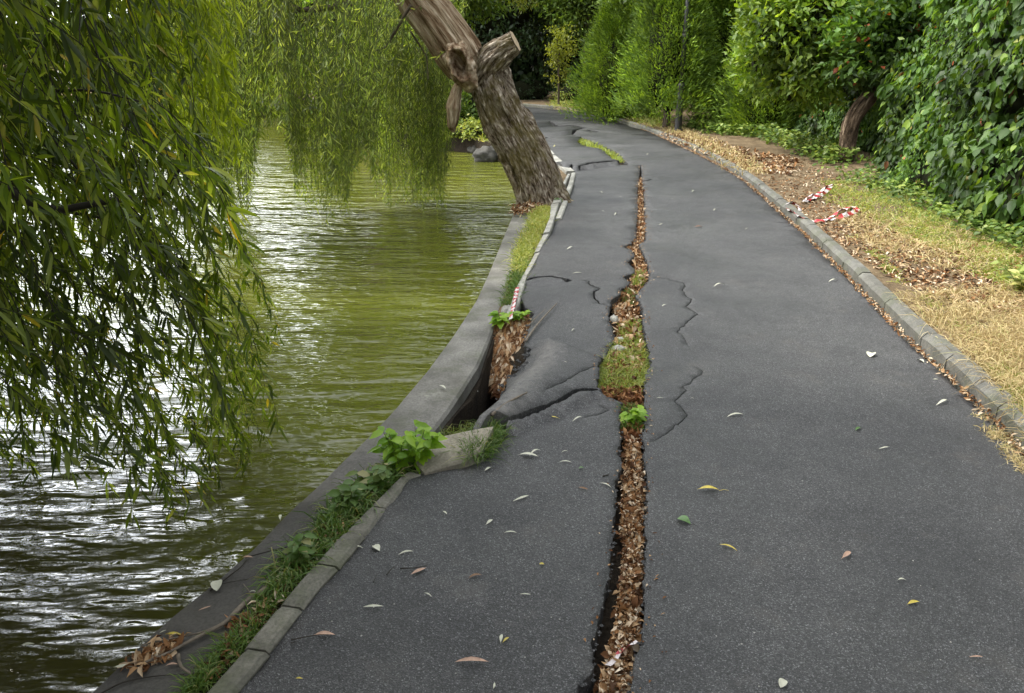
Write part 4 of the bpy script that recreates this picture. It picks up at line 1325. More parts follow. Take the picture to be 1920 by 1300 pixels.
# far woods beyond the lake
n = 26000
xs = R.uniform(-260, -12, n); yb = 172 + R.uniform(0, 14, n)
hh = 7.5 + 3.0 * np.array([fbm(x * .03, 1.5, 2) for x in xs])
zz = R.random(n) * hh
leaf_obj("far_woods", np.column_stack([xs, yb, zz]), rdir(n), rdir(n), 1.5, .9, M['tree'])
tag(bpy.data.objects["far_woods"], "distant green woods lining the far shore of the lake", "woods", kind="stuff")
mesh("far_woods_mass", [(-270, 190, 0), (-12, 190, 0), (-12, 190, 6), (-270, 190, 6), (-270, 200, 0), (-12, 200, 0), (-12, 200, 6), (-270, 200, 6)],
     [(0, 1, 2, 3), (5, 4, 7, 6), (3, 2, 6, 7), (1, 5, 6, 2), (4, 0, 3, 7)], M['core'], bpy.data.objects["far_woods"])

# ================================================================== LAMP POST
lb = P(1271, 246, .08)
lamp = empty("lamp_post", tuple(lb), "black metal park lamp post standing among the conifers by the path", "lamp post")
def lathe(prof, c, seg=20):
    V, F = [], []
    for z, r in prof:
        for k in range(seg): V.append((c[0] + r * math.cos(2 * PI * k / seg), c[1] + r * math.sin(2 * PI * k / seg), c[2] + z))
    for i in range(len(prof) - 1):
        for k in range(seg): F.append((i * seg + k, i * seg + (k + 1) % seg, (i + 1) * seg + (k + 1) % seg, (i + 1) * seg + k))
    F.append(tuple(range(seg))[::-1]); F.append(tuple(range((len(prof) - 1) * seg, len(prof) * seg)))
    return V, F
V, F = lathe([(-.1, .12), (.03, .12), (.05, .085), (.9, .075), (1.0, .09), (1.04, .09), (1.08, .06)], lb); mesh("base", V, F, M['metal'], lamp, False)
V, F = lathe([(1.08, .055), (2.15, .048), (4.3, .036)], lb); mesh("pole", V, F, M['metal'], lamp, True)
V, F = lathe([(2.05, .062), (2.08, .085), (2.12, .085), (2.15, .07), (2.2, .08), (2.23, .06)], lb); mesh("collar", V, F, M['metal'], lamp, False)
V, F = lathe([(4.3, .06), (4.36, .12), (4.4, .12), (4.42, .10)], lb); mesh("lantern_base", V, F, M['metal'], lamp)
V, F = lathe([(4.42, .10), (4.55, .18), (4.7, .2), (4.85, .17), (4.93, .08)], lb); lantern = mesh("lantern", V, F, M['glass'], lamp, True)
V, F = lathe([(4.93, .1), (4.95, .19), (5.0, .08), (5.08, .02)], lb); mesh("lantern_cap", V, F, M['metal'], lantern)

# ================================================================== GRASS, LITTER
def blades(name, pts, h, w, mat, label=None, spread=.5, hv=.4, curl=.6, rnd=None, parent=None, kind="stuff", cat="grass"):
    n = len(pts)
    d = np.column_stack([R.normal(size=n) * spread, R.normal(size=n) * spread, np.ones(n)])
    hs_ = h * R.uniform(1 - hv, 1 + hv, n)
    o = leaf_obj(name, pts, d, rdir(n) * [1, 1, .1], hs_, w, mat, parent, ((0, 1), (.35, .9), (.7, .6), (1, .05)), rnd=rnd, droop=curl, fold=.1)
    if label: tag(o, label, cat, kind=kind)
    return o
def clumps(poly, nc, per, rad, z):
    c = sample_px(poly, nc, z)
    p = np.repeat(c, per, axis=0); p[:, :2] += R.normal(size=(len(p), 2)) * rad
    return p
def setz(p, f):
    p[:, 2] = [f(x, y) for x, y in p[:, :2]]
    return p
Z7 = .085
# verge dry grass
dryp = [(1680, 560), (1740, 545), (1850, 540), (1930, 520), (2050, 520), (2050, 900), (1930, 780), (1800, 650)]
p = clumps(dryp, 620, 16, .045, Z7); setz(p, verge_z)
blades("dry_grass", p, .21, .0036, M['dry'], "straw-yellow dry grass matting the verge beside the kerb at right", .75, .5, .75)
p = clumps([(1560, 400), (1650, 400), (1800, 430), (1930, 450), (1900, 520), (1740, 500), (1640, 470)], 250, 14, .09, Z7); setz(p, verge_z)
blades("dry_grass", p, .13, .006, M['dry'], "sparser dry grass on bare earth below the creeper", .7, .5, .6)
p = clumps([(1040, 205), (1150, 216), (1270, 250), (1350, 290), (1420, 330), (1380, 290), (1300, 250), (1240, 225), (1150, 205), (1060, 196)], 420, 12, .15, Z7); setz(p, verge_z)
blades("dry_grass", p, .13, .014, M['dry'], "dry yellow grass along the far kerb by the conifers", .6, .5, .5)
c = np.column_stack([R.uniform(2.45, 4.9, 620), R.uniform(-1.5, 4.6, 620), np.zeros(620)])
c = c[c[:, 0] > .69 * c[:, 1] + .35]
p = np.repeat(c, 15, axis=0); p[:, :2] += R.normal(size=(len(p), 2)) * .06; setz(p, verge_z)
blades("dry_grass", p, .17, .004, M['dry'], "straw-yellow grass on the verge running off the right edge", .75, .6, .7)
# green clumps
p = clumps([(1540, 340), (1640, 340), (1760, 400), (1900, 460), (1930, 560), (1900, 540), (1780, 470), (1700, 440), (1600, 400), (1540, 365)], 420, 14, .07, Z7); setz(p, verge_z)
blades("green_grass", p, .12, .007, M['grass_lime'], "green grass and clover fringe below the creeper wall", .7, .5, .6)
p = clumps([(1930, 780), (1960, 800), (1990, 840), (1980, 780), (1780, 600), (1700, 535), (1600, 445), (1600, 440), (1715, 540), (1825, 635)], 120, 16, .03, Z7); setz(p, verge_z)
blades("green_grass", p, .09, .005, M['grass_lime'], "thin green grass along the back of the right kerb", .8, .5, .6)
p = clumps([(1830, 775), (1870, 800), (1930, 870), (1920, 890), (1880, 850), (1840, 800)], 45, 12, .018, 0)
blades("green_grass", p, .05, .003, M['dry'], "pale tuft of grass growing in the gutter at the right edge", .9, .5, .6, rnd=R.uniform(.4, 1, len(p)))
p = clumps([(1280, 238), (1340, 246), (1440, 265), (1520, 290), (1600, 318), (1500, 280), (1430, 245), (1300, 225)], 160, 12, .12, Z7)
setz(p, verge_z)
blades("green_grass", p, .16, .012, M['grass'], "green undergrowth at the feet of the conifers", .8, .5, .5)
p = clumps([(1040, 200), (1100, 205), (1180, 222), (1240, 240), (1230, 222), (1150, 204), (1080, 190), (1040, 190)], 320, 10, .2, Z7); setz(p, verge_z)
blades("green_grass", p, .25, .02, M['grass_lime'], "lush grass around the grey trunks by the far kerb", .6, .5, .5)
p = np.column_stack([R.uniform(-4.5, .9, 5200), R.uniform(15.5, 25, 5200), np.zeros(5200)])
k = inpoly(p[:, 0], p[:, 1], [(.75, 14.8), (.05, 16.6), (-.95, 18.8), (-2.7, 20.1), (-4.5, 24), (-3, 26), (-1.0, 24), (.2, 20), (.9, 16)])
p = p[k]; p[:, 2] = -.1
blades("bank_grass", p, .3, .022, M['grass_lime'], "rough green bank between the far path and the water", .7, .5, .6)
# creeping ground ivy
p = clumps([(1290, 238), (1420, 250), (1560, 290), (1600, 312), (1560, 314), (1420, 262), (1300, 246)], 150, 14, .12, Z7); setz(p, verge_z); p[:, 2] += R.uniform(0, .25, len(p))
n = len(p)
o = leaf_obj("ground_ivy", p, rdir(n) * [1, 1, .4], rdir(n) * .4 + [0, -.3, 1], .09, .06, M['ivy_small'], None, OVAL, droop=.1)
tag(o, "dark ground ivy spreading at the foot of the conifers", "ground cover", kind="stuff")
p = clumps([(1560, 330), (1650, 330), (1760, 380), (1930, 440), (1930, 478), (1800, 425), (1700, 383), (1620, 350)], 170, 14, .13, Z7); setz(p, verge_z); p[:, 2] += R.uniform(0, .14, len(p))
n = len(p)
o = leaf_obj("ground_ivy", p, rdir(n) * [1, 1, .4], rdir(n) * .4 + [0, -.3, 1], .06, .04, M['ivy_small'], None, OVAL, droop=.1)
tag(o, "small-leaved ground cover spilling from the creeper wall onto the earth", "ground cover", kind="stuff")

# verge leaf litter (brown)
def litter(name, pts, L, W, mat, label, tilt=.5, rnd=None, zr=0):
    n = len(pts)
    p = pts.copy(); p[:, 2] += R.uniform(0, zr, n) if zr else 0
    d = np.column_stack([R.normal(size=(n, 2)), R.normal(size=n) * tilt])
    nn_ = R.normal(size=(n, 3)) * tilt + [0, 0, 1]
    o = leaf_obj(name, p, d, nn_, L * R.uniform(.5, 1.4, n), W * R.uniform(.5, 1.4, n), mat, None, ((0, .2), (.3, .9), (.65, .9), (1, .05)), rnd=rnd, droop=.0, fold=.35, curl=R.uniform(-.7, .9, n))
    return tag(o, label, "leaf litter", kind="stuff")
p = sample_px([(1400, 320), (1480, 290), (1560, 320), (1660, 420), (1930, 480), (1930, 600), (1760, 560), (1600, 480), (1480, 385), (1420, 345)], 5600, Z7); setz(p, verge_z)
litter("leaf_litter", p, .05, .018, M['litter'], "brown dead leaves strewn over the bare earth verge", .2)
p = sample_px([(1230, 250), (1300, 255), (1400, 280), (1500, 300), (1480, 330), (1400, 320), (1330, 290), (1250, 258)], 2200, Z7); setz(p, verge_z)
litter("leaf_litter", p, .09, .03, M['litter'], "dead leaves between far kerb and conifers", .35)
# gutter litter
g = np.array(PP(gutter[:16])); gg = resample(g, 2600)
p = np.column_stack([gg[:, 0] + R.normal(size=2600) * .012 + .012, gg[:, 1] + R.normal(size=2600) * .02, R.uniform(-.0, .022, 2600) + .0])
litter("gutter_litter", p, .028, .012, M['litter'], "line of tan dead leaves in the gutter of the right kerb", .5, rnd=R.uniform(.3, .95, 2600))

# litter in the long crack
def in_hole(px0, py0, px1, py1, n):
    hp = main_hole_raw
    out = []
    while len(out) < n:
        y = R.uniform(py0, py1, n); t = R.uniform(.0, 1.0, n)
        for yy, tt in zip(y, t):
            xl = np.interp(yy, [c[1] for c in crackL], [c[0] for c in crackL]); xr = np.interp(yy, [c[1] for c in crackR], [c[0] for c in crackR])
            w = xr - xl
            lo = .42 if yy > 1000 else (.28 if yy > 820 else .15)
            x = xl + w * (lo + (.86 - lo) * tt)
            out.append(P(x, yy, -.03))
    return np.array(out[:n])
p = in_hole(0, 812, 0, 1420, 5200); p[:, 2] = -.055 + R.uniform(0, .035, len(p))
p = np.repeat(p, 2, axis=0) + R.normal(size=(len(p) * 2, 3)) * [.006, .01, .004]
sz_ = np.where(R.random(len(p)) < .12, 1.35, .62)
litter("crack_litter", p, .026 * sz_, .015 * sz_, M['litter'], "curled brown and cream dead leaves packed in the near crack", .75, rnd=R.random(len(p)) ** .75)
p = in_hole(0, 690, 0, 830, 1500); p[:, 2] = -.05 + R.uniform(0, .035, len(p))
litter("crack_litter", p, .034, .017, M['litter_red'], "russet leaves in the crack below the grass patch", .8)
p = in_hole(0, 335, 0, 700, 3200); p[:, 2] = -.05 + R.uniform(0, .04, len(p))
litter("crack_litter", p, .04, .02, M['litter'], "brown leaves filling the narrow far crack", .8, rnd=R.uniform(.2, .95, len(p)))
p = sample_px([(962, 806), (985, 794), (1015, 783), (1050, 764), (1090, 745), (1165, 752), (1200, 760), (1200, 735), (1120, 735), (1050, 757), (1010, 776), (975, 792)], 1600, -.03); p[:, 2] += R.uniform(-.02, .025, len(p))
litter("crack_litter", p, .032, .014, M['litter_red'], "rust coloured leaves in the side crack under the buckled slab", .8)
# crumbs along the crack rims
ed = []
for side, s in ((crackL, -1), (crackR, 1)):
    e = resample(np.array(PP(side[:])), 900)
    for q in e:
        if R.random() < .75:
            dx = s * abs(R.normal()) * .012
            ed.append((q[0] + dx - s * .008, q[1] + R.normal() * .008))
def pebbles(name, xy, zf, rmin, rmax, mat, label):
    V, F = [], []
    t = [(1, 0, 0), (-1, 0, 0), (0, 1, 0), (0, -1, 0), (0, 0, 1), (0, 0, -1)]
    f = [(0, 2, 4), (2, 1, 4), (1, 3, 4), (3, 0, 4), (2, 0, 5), (1, 2, 5), (3, 1, 5), (0, 3, 5)]
    for x, y in xy:
        r = R.uniform(rmin, rmax); o = len(V); z = zf(x, y)
        V += [(x + a * r * R.uniform(.6, 1.3), y + b_ * r * R.uniform(.6, 1.3), z + c_ * r * .7) for a, b_, c_ in t]
        F += [tuple(i + o for i in q) for q in f]
    o = mesh(name, V, F, mat)
    return tag(o, label, "crumbs", kind="stuff")
pebbles("asphalt_crumbs", ed, lambda x, y: path_z(x, y) - .004, .003, .010, M['asphalt'], "loose crumbs of dark asphalt along the crack rims")
pp = [tuple(P(R.uniform(500, 1880), R.uniform(420, 1300))[:2]) for _ in range(170)]
e2 = [(q[0] + R.normal() * .03, q[1] + R.normal() * .03) for q in resample(np.array(PP([(1001, 590), (990, 622), (997, 652), (950, 705), (945, 745), (925, 806), (958, 806), (1015, 783), (1090, 746)])), 260)]
pebbles("slab_rubble", e2, lambda x, y: -.06 + R.uniform(0, .05), .004, .018, M['asphalt'], "broken bits of asphalt along the collapsed slab edge")
pebbles("grit", pp, lambda x, y: path_z(x, y), .0015, .004, M['pebble'], "scattered pale grit on the asphalt")

e = resample(np.array(PP(crackR)), 1400)
k = R.random(1400) < .22
p = np.column_stack([e[k, 0] + np.abs(R.normal(size=k.sum())) * .03, e[k, 1], np.zeros(k.sum())])
e = resample(np.array(PP(crackL)), 1400); k = R.random(1400) < .16
p = np.vstack([p, np.column_stack([e[k, 0] - np.abs(R.normal(size=k.sum())) * .025, e[k, 1], np.zeros(k.sum())])])
p[:, 2] = [path_z(x, y) + .003 for x, y in p[:, :2]]
litter("crack_rim_litter", p, .014, .007, M['litter'], "crushed bits of dead leaf scattered beside the long crack", .25, rnd=R.uniform(.1, .9, len(p)))
# grass in cracks
def tuftpts(poly, n, z=-.03): return sample_px(poly, n, z)
p = tuftpts([(1128, 735), (1122, 700), (1130, 680), (1150, 655), (1200, 650), (1216, 680), (1208, 720), (1180, 735)], 3000)
p = np.vstack([p, clumps([(1122, 742), (1116, 700), (1132, 668), (1150, 640), (1204, 630), (1222, 680), (1214, 722), (1200, 748), (1150, 745)], 70, 18, .02, -.03)])
blades("grass_patch", p, .085, .0032, M['grass_lime'], "dense grass patch in the widest part of the crack", .7, .75, .6, rnd=R.uniform(0, .9, len(p)))
p = tuftpts([(1160, 610), (1198, 605), (1203, 650), (1165, 660)], 700)
blades("grass_patch", p, .06, .006, M['grass_lime'], "bright green tuft in the crack above the grass patch", .6, .5, .4, rnd=R.uniform(0, .7, len(p)))
p = tuftpts([(1165, 545), (1190, 545), (1190, 575), (1166, 570)], 400)
blades("grass_patch", p, .05, .005, M['grass'], "small mossy tuft where the crack bends", .6, .5, .4)
p = tuftpts([(1185, 512), (1206, 512), (1205, 538), (1186, 536)], 350)
blades("grass_patch", p, .06, .006, M['grass_lime'], "little green tuft highest in the jagged part of the crack", .6, .5, .4, rnd=R.uniform(0, .6, 350))
p = tuftpts([(1162, 765), (1200, 765), (1204, 812), (1166, 808)], 700)
blades("grass_patch", p, .07, .005, M['grass'], "green tuft in the crack below the russet leaves", .6, .5, .5)
p = tuftpts([(1085, 262), (1100, 266), (1130, 278), (1150, 290), (1170, 306), (1160, 306), (1140, 296), (1110, 280), (1088, 270)], 700)
blades("grass_patch", p, .12, .016, M['grass_lime'], "lime weeds growing in the far diagonal crack", .6, .5, .4, rnd=R.uniform(0, .8, 700))

# lakeside grass strips
p = clumps([(520, 1125), (560, 1085), (640, 1000), (745, 890), (770, 870), (745, 865), (660, 935), (585, 1010), (530, 1070)], 105, 20, .028, -.03)
blades("lakeside_grass", p, .15, .0055, M['grass'], "long green grass tufts between the near kerb and the quay wall", .6, .6, .7, rnd=R.random(len(p)) ** .7)
p = sample_px([(380, 1290), (470, 1195), (560, 1085), (640, 1000), (745, 890), (730, 880), (640, 960), (540, 1070), (420, 1220)], 420, -.02)
litter("strip_litter", p, .04, .013, M['litter'], "dead leaves among the grass of the near kerb strip", .5)
p = clumps([(355, 1310), (430, 1240), (505, 1150), (530, 1115), (500, 1130), (445, 1205), (350, 1300)], 60, 14, .018, -.03)
blades("lakeside_grass", p, .10, .004, M['grass'], "thin grass and straw by the kerb at the bottom edge", .6, .5, .6, rnd=R.uniform(.3, 1, len(p)))
p = clumps([(985, 440), (1000, 400), (1030, 385), (1030, 410), (1010, 450), (985, 490), (970, 520), (968, 480)], 170, 22, .035, -.01)
blades("lakeside_grass", p, .12, .006, M['grass_lime'], "yellow-green grass strip below the leaning willow trunk", .6, .5, .6, rnd=R.uniform(.3, 1, len(p)))
p = clumps([(950, 575), (960, 530), (975, 490), (985, 500), (970, 540), (958, 575)], 60, 20, .03, -.01)
blades("lakeside_grass", p, .10, .005, M['grass'], "green tufts beside the pale kerb above the pit", .6, .5, .6)
p = sample_px([(960, 385), (1040, 375), (1050, 350), (1000, 400), (960, 400)], 500, -.0)
litter("root_litter", p, .05, .02, M['litter'], "russet leaves around the roots of the leaning willow", .5)
# tuft by the beige block
p = clumps([(880, 850), (900, 830), (935, 800), (932, 826), (905, 858), (885, 868)], 40, 24, .022, .02)
blades("grass_tuft", p, .15, .0035, M['grass'], "spiky grass tuft growing at the end of the beige concrete block", .55, .5, .6, kind=None)
p = clumps([(800, 830), (830, 825), (900, 800), (880, 815)], 14, 10, .03, .02)
blades("grass_tuft", p, .17, .003, M['grass'], "wispy pale grass arching over the dark pit", .9, .4, 1.0, rnd=R.uniform(.8, .98, len(p)), kind=None)
p = clumps([(1003, 768), (1010, 772), (1006, 778)], 3, 10, .012, -.03)
blades("grass_tuft", p, .07, .003, M['grass'], "tiny grass sprig in the crack under the buckled slab", .4, .5, .5, kind=None)

# leaves hanging into the pit
n = 3600
t = R.random(n)
x0 = 950 + 50 * R.random(n); 
px_ = np.interp(t, [0, 1], [976, 948]) + R.normal(size=n) * np.interp(t, [0, .5, 1], [17, 20, 9]); py_ = 595 + t * 130
zz = -.0 - t * .30
pos = np.array([P(a, b_, c_) for a, b_, c_ in zip(px_, py_, zz)])
d = np.column_stack([R.normal(size=n) * .6 - .1, R.normal(size=n) * .6 - .45, -np.ones(n) * R.uniform(.2, 1, n)])
o = leaf_obj("pit_litter", pos, d, rdir(n) * .4 + [-.2, -1, .5], .085 * R.uniform(.4, 1.3, n), .017 * R.uniform(.6, 1.5, n), M['litter'], None, LANCE3, rnd=R.uniform(.25, .95, n), droop=.1, fold=.3, curl=R.uniform(-.5, .5, n))
tag(o, "matted russet willow leaves spilling down into the pit beside the wall", "leaf litter", kind="stuff")
n = 900
q_ = sample_px([(985, 600), (1003, 592), (1003, 655), (968, 725), (945, 750), (930, 745), (965, 670)], n)
# back to photo rows to give the heap its slope
rows = 650 + 0 * q_[:, 0]
tt_ = np.clip((P(990, 592)[1] - q_[:, 1]) / (P(990, 592)[1] - P(990, 745)[1]), 0, 1)
zz = -.05 - .30 * tt_
sc_ = (CAM_H - zz) / CAM_H
p = np.column_stack([q_[:, 0] * sc_, q_[:, 1] * sc_, zz])
litter("pit_litter", p, .06, .02, M['litter_red'], "dark crumpled leaves under the broken edge of the slab at the pit", .8, rnd=R.uniform(0, .75, n))
# earth ramp below them
ramp_pts = [P(928, 600, -.02), P(1004, 588, -.01), P(998, 655, -.09), P(948, 755, -.34), P(915, 745, -.40), P(905, 690, -.25), P(920, 640, -.1)]
cc = np.mean(ramp_pts, axis=0) 
mesh("pit_slope", [tuple(q - np.array([0, 0, .02])) for q in ramp_pts] + [tuple(cc)] + [(q[0], q[1], -.6) for q in ramp_pts],
     [(i, (i + 1) % 7, 7) for i in range(7)] + [((i + 1) % 7, i, 8 + i, 8 + (i + 1) % 7) for i in range(7)], M['soil'])
tag(bpy.data.objects["pit_slope"], kind="structure")

# beige displaced block
top = [P(780, 868, .02), P(796, 888, .012), P(838, 876, .02), P(868, 868, .03), P(905, 845, .06), P(925, 800, .09), P(888, 806, .07), P(806, 824, .04)]
bb = MB()
nt_ = len(top)
ctr = np.mean(top, axis=0) + [0, 0, .012]
inner = [ctr + (q - ctr) * .9 + [0, 0, .006] for q in top]
V = [tuple(q) for q in inner] + [tuple(q) for q in top] + [(q[0], q[1], q[2] - .16) for q in top] + [tuple(ctr)]
F = [(i, (i + 1) % nt_, 3 * nt_) for i in range(nt_)]
F += [(nt_ + i, nt_ + (i + 1) % nt_, (i + 1) % nt_, i) for i in range(nt_)]
F += [(2 * nt_ + i, 2 * nt_ + (i + 1) % nt_, nt_ + (i + 1) % nt_, nt_ + i) for i in range(nt_)]
o = mesh("concrete_block", V, F, M['beige'])
tag(o, "tilted beige concrete kerb block bridging the quay wall and the buckled slab", "block")
# stones lodged in the crack
def stone(px, py, z, r, label, mat='kerb_w'):
    o = blob(tuple(P(px, py, z)), r, .35, None, name="stone", seg=16, mat=M[mat]); tag(o, label, "stone"); return o
stone(1152, 600, -.02, (.028, .06, .03), "pale oblong stone lodged on the left side of the crack")
stone(1160, 655, -.01, (.045, .035, .025), "pale flat stone above the grass patch in the crack")
stone(1163, 638, -.02, (.03, .03, .02), "small grey stone between the two tufts in the crack", 'kerb_w')
stone(952, 584, -.02, (.05, .08, .04), "broken pale kerb lump beside the weed above the pit")

# ================================================================== FALLEN LEAVES
def leaf_mesh(kind, L, bend=.2):
    if kind == 'round': prof = ((0, .05), (.08, .5), (.2, .82), (.38, 1), (.55, .97), (.72, .75), (.88, .35), (1, .02)); W = L * .66
    elif kind == 'slim': prof = ((0, .1), (.12, .4), (.3, .8), (.5, 1), (.7, .8), (.87, .4), (1, .02)); W = L * .15
    else: prof = ((0, .05), (.10, .1), (.2, .5), (.35, .88), (.5, 1), (.68, .85), (.85, .45), (1, .02)); W = L * .25
    V, F = leaves_geo(np.zeros((1, 3)) - [L / 2, 0, 0], np.array([[1.0, 0, 0]]), np.array([[0, 0, 1.0]]), [L], [W], prof, 0, .22, np.array([bend]))
    # slight sideways sweep
    t = V[:, 0] / L
    V[:, 1] += .22 * L * t * t * (1 if kind != 'round' else .2) * random.choice((-1, 1))
    return V, F, W
def fallen(px, py, lpx, ang, kind, mat, label, cat="leaf", group=None, z=None, stem=False, gz=0.0):
    pt = P(px, py, gz)
    if z is None: z = path_z(pt[0], pt[1])
    pt = P(px, py, z)
    e = ang / 180 * PI
    q2 = P(px + math.cos(e) * lpx / 2, py - math.sin(e) * lpx / 2, z); q1 = P(px - math.cos(e) * lpx / 2, py + math.sin(e) * lpx / 2, z)
    L = min(.12, np.linalg.norm(q2 - q1)) * random.uniform(.82, 1.0); a = math.atan2(q2[1] - q1[1], q2[0] - q1[0])
    V, F, W = leaf_mesh(kind, L, random.uniform(.15, .5))
    o = fast_mesh("fallen_leaf", V, F, M[mat], None, True)
    o.location = (pt[0], pt[1], z + .004); o.rotation_euler = (random.uniform(-.15, .15), random.uniform(-.05, .05), a)
    tag(o, label, cat, group or "fallen leaves on the path")
    if stem:
        sv, sf = tube([(L / 2, 0, .0), (L * .72, .004, .004), (L * .92, .0, .002)], [.0012, .001, .0008], 5)
        s = mesh("stalk", sv, sf, M['twig'] if mat != 'yellow_leaf' else M['yellow_leaf']); s.parent = o
    return o
FL = [
 (1328, 921, 46, 0, 'leaf', 'yellow_leaf', "bright yellow leaf with stalk lying right of the crack", True),
 (1282, 980, 32, -20, 'round', 'green_leaf', "round dark green leaf lying right of the crack", True),
 (1366, 1028, 42, -18, 'slim', 'yellow_leaf', "narrow yellow leaf just below the round green one", False),
 (1587, 1044, 24, 40, 'leaf', 'pink_leaf', "small cream and tan leaf alone in the middle of the right slab", False),
 (1711, 1132, 26, 10, 'leaf', 'yellow_leaf', "small yellow leaf near the right edge, lower right slab", False),
 (1467, 1284, 20, 60, 'round', 'white_leaf', "tiny pale leaf at the bottom edge right of the crack", False),
 (1378, 780, 34, 8, 'slim', 'white_leaf', "slim white leaf on the right slab level with the russet crack leaves", False),
 (1768, 757, 30, 25, 'slim', 'white_leaf', "slim white leaf lying close to the right kerb", False),
 (1658, 842, 20, 10, 'slim', 'white_leaf', "curved little white leaf with dark edge on the right slab", False),
 (1608, 806, 16, 30, 'leaf', 'green_leaf', "small olive leaf on the right slab", False),
 (1690, 1090, 20, 0, 'leaf', 'white_leaf', "faint grey-white leaf above the small yellow one", False),
 (1831, 1235, 32, 0, 'slim', 'pink_leaf', "slim tan leaf in the bottom right corner", False),
 (1563, 528, 22, 10, 'slim', 'white_leaf', "white sliver of leaf near the kerb, far right slab", False),
 (1349, 537, 24, 8, 'slim', 'white_leaf', "white slim leaf right of the zigzag crack", False),
 (1310, 427, 20, 0, 'leaf', 'orange_leaf', "orange-brown leaf alone on the far right slab", False),
 (1237, 748, 16, 0, 'slim', 'white_leaf', "white leaf right beside the crack at the russet leaves", False),
 (1298, 749, 10, 0, 'slim', 'white_leaf', "tiny white fleck beside the lower zigzag crack", False),
 (1633, 667, 9, 60, 'round', 'white_leaf', "tiny white fleck in the middle of the right slab", False),
 (1726, 679, 14, -20, 'round', 'white_leaf', "pale leaf chip in the gutter beside the kerb", False),
 (1754, 713, 12, 0, 'leaf', 'white_leaf', "pale leaf fragment next to the gutter litter", False),
 (1135, 911, 28, -20, 'slim', 'white_leaf', "white leaf just left of the crack", False),
 (978, 937, 34, 18, 'slim', 'white_leaf', "slim white leaf in the centre of the near left slab", False),
 (918, 982, 20, 40, 'leaf', 'white_leaf', "short pale leaf left of two slim ones", False),
 (957, 1000, 28, 0, 'slim', 'white_leaf', "slim straight pale leaf below the short pale one", False),
 (834, 963, 13, -35, 'leaf', 'white_leaf', "small pale leaf beside the upper near kerb", False),
 (706, 1030, 15, -40, 'round', 'white_leaf', "small round cream leaf near the kerb", False),
 (761, 1038, 32, 15, 'slim', 'white_leaf', "slim pale leaf right of the small round cream one", False),
 (672, 1028, 22, -5, 'slim', 'white_leaf', "slim pale leaf touching the edge of the near kerb", False),
 (785, 1074, 38, 22, 'leaf', 'pink_leaf', "curled brown and white leaf beside the dark twigs", False),
 (890, 1083, 34, 15, 'leaf', 'brown_leaf', "curled brown leaf on the near left slab", False),
 (803, 1117, 18, -25, 'slim', 'white_leaf', "short pale leaf below the curled brown and white one", False),
 (700, 1141, 42, 0, 'slim', 'white_leaf', "long straight pale leaf nearest the lower kerb", False),
 (608, 1194, 44, 3, 'leaf', 'pink_leaf', "wide pinkish brown leaf by the twig near the kerb", False),
 (939, 1200, 22, 80, 'leaf', 'white_leaf', "pale upright half of the forked leaf at bottom centre", False),
 (949, 1203, 18, 40, 'leaf', 'yellow_leaf', "yellow half of the forked leaf at bottom centre", False),
 (885, 1246, 64, -2, 'slim', 'pink_leaf', "long slim tan leaf at the bottom of the left slab", False),
 (927, 1288, 14, 80, 'leaf', 'white_leaf', "tiny white leaf at the bottom edge left of the crack", False),
 (561, 1274, 18, 0, 'leaf', 'yellow_leaf', "tiny yellow leaf beside the bottom kerb", False),
 (1016, 1060, 10, 0, 'round', 'yellow_leaf', "tiny yellow-green fleck on the near left slab", False),
 (1090, 880, 12, 0, 'round', 'green_leaf', "tiny green fleck near the crack on the left slab", False),
 (1059, 849, 16, 10, 'slim', 'white_leaf', "upper of two little white slivers on the left slab", False),
 (1060, 868, 24, -3, 'slim', 'white_leaf', "lower of two little white slivers on the left slab", False),
 (915, 882, 16, 30, 'leaf', 'white_leaf', "pale leaf beside the spiky grass tuft", False),
 (990, 857, 40, -5, 'leaf', 'white_leaf', "wide white leaf, larger of the crossed pair below the side crack", False),
 (1003, 851, 26, 25, 'slim', 'white_leaf', "thin white leaf crossing the wide white one", False),
 (985, 1117, 24, 0, 'slim', 'white_leaf', "faint slim leaf below the curled brown one", False),
 (1093, 918, 24, -15, 'leaf', 'brown_leaf', "small dark brown leaf left of the crack", False),
 (1035, 788, 32, 3, 'slim', 'yellow_leaf', "yellowish slim leaf just below the side crack", False),
 (1084, 788, 22, 25, 'slim', 'white_leaf', "white slim leaf right of the yellowish one below the side crack", False),
 (1070, 467, 20, 15, 'slim', 'white_leaf', "slim white leaf on the far left slab", False),
 (1082, 513, 18, 3, 'slim', 'white_leaf', "white sliver above the short fat crack", False),
 (1245, 574, 10, 20, 'slim', 'white_leaf', "tiny white sliver inside the zigzag crack loop", False),
]
for (x, y, l, a_, k, m_, lb_, st_) in FL:
    fallen(x, y, l, a_, k, m_, lb_, stem=st_)
for x, y, where in [
 (1130, 397, "white fleck on the far left slab level with the straw grass strip"), (1163, 370, "white fleck midway between split kerb and long crack"),
 (1127, 362, "white fleck just right of the split pale kerb"), (1155, 403, "white fleck nearest the long crack on the far left slab"),
 (1240, 422, "white fleck between the crack and the orange-brown leaf"), (1260, 375, "white fleck right of the narrow far end of the crack"),
 (1075, 620, "white chip in the middle of the buckled slab"), (1060, 680, "white chip on the crest of the buckled slab"),
 (1137, 235, "white fleck beyond the forked far crack"), (1110, 219, "white fleck beside the far kerb before the bend"),
 (1300, 360, "white fleck in the middle of the far right slab"), (1340, 395, "white fleck farther right on the far slab"),
 (1400, 430, "white fleck near the kerb opposite the barrier tape"), (1215, 290, "white fleck just past the tip of the long crack")]:
    fallen(x, y, 7, random.uniform(-20, 40), 'slim', 'white_leaf', "tiny " + where, group="tiny leaf flecks on the far asphalt")
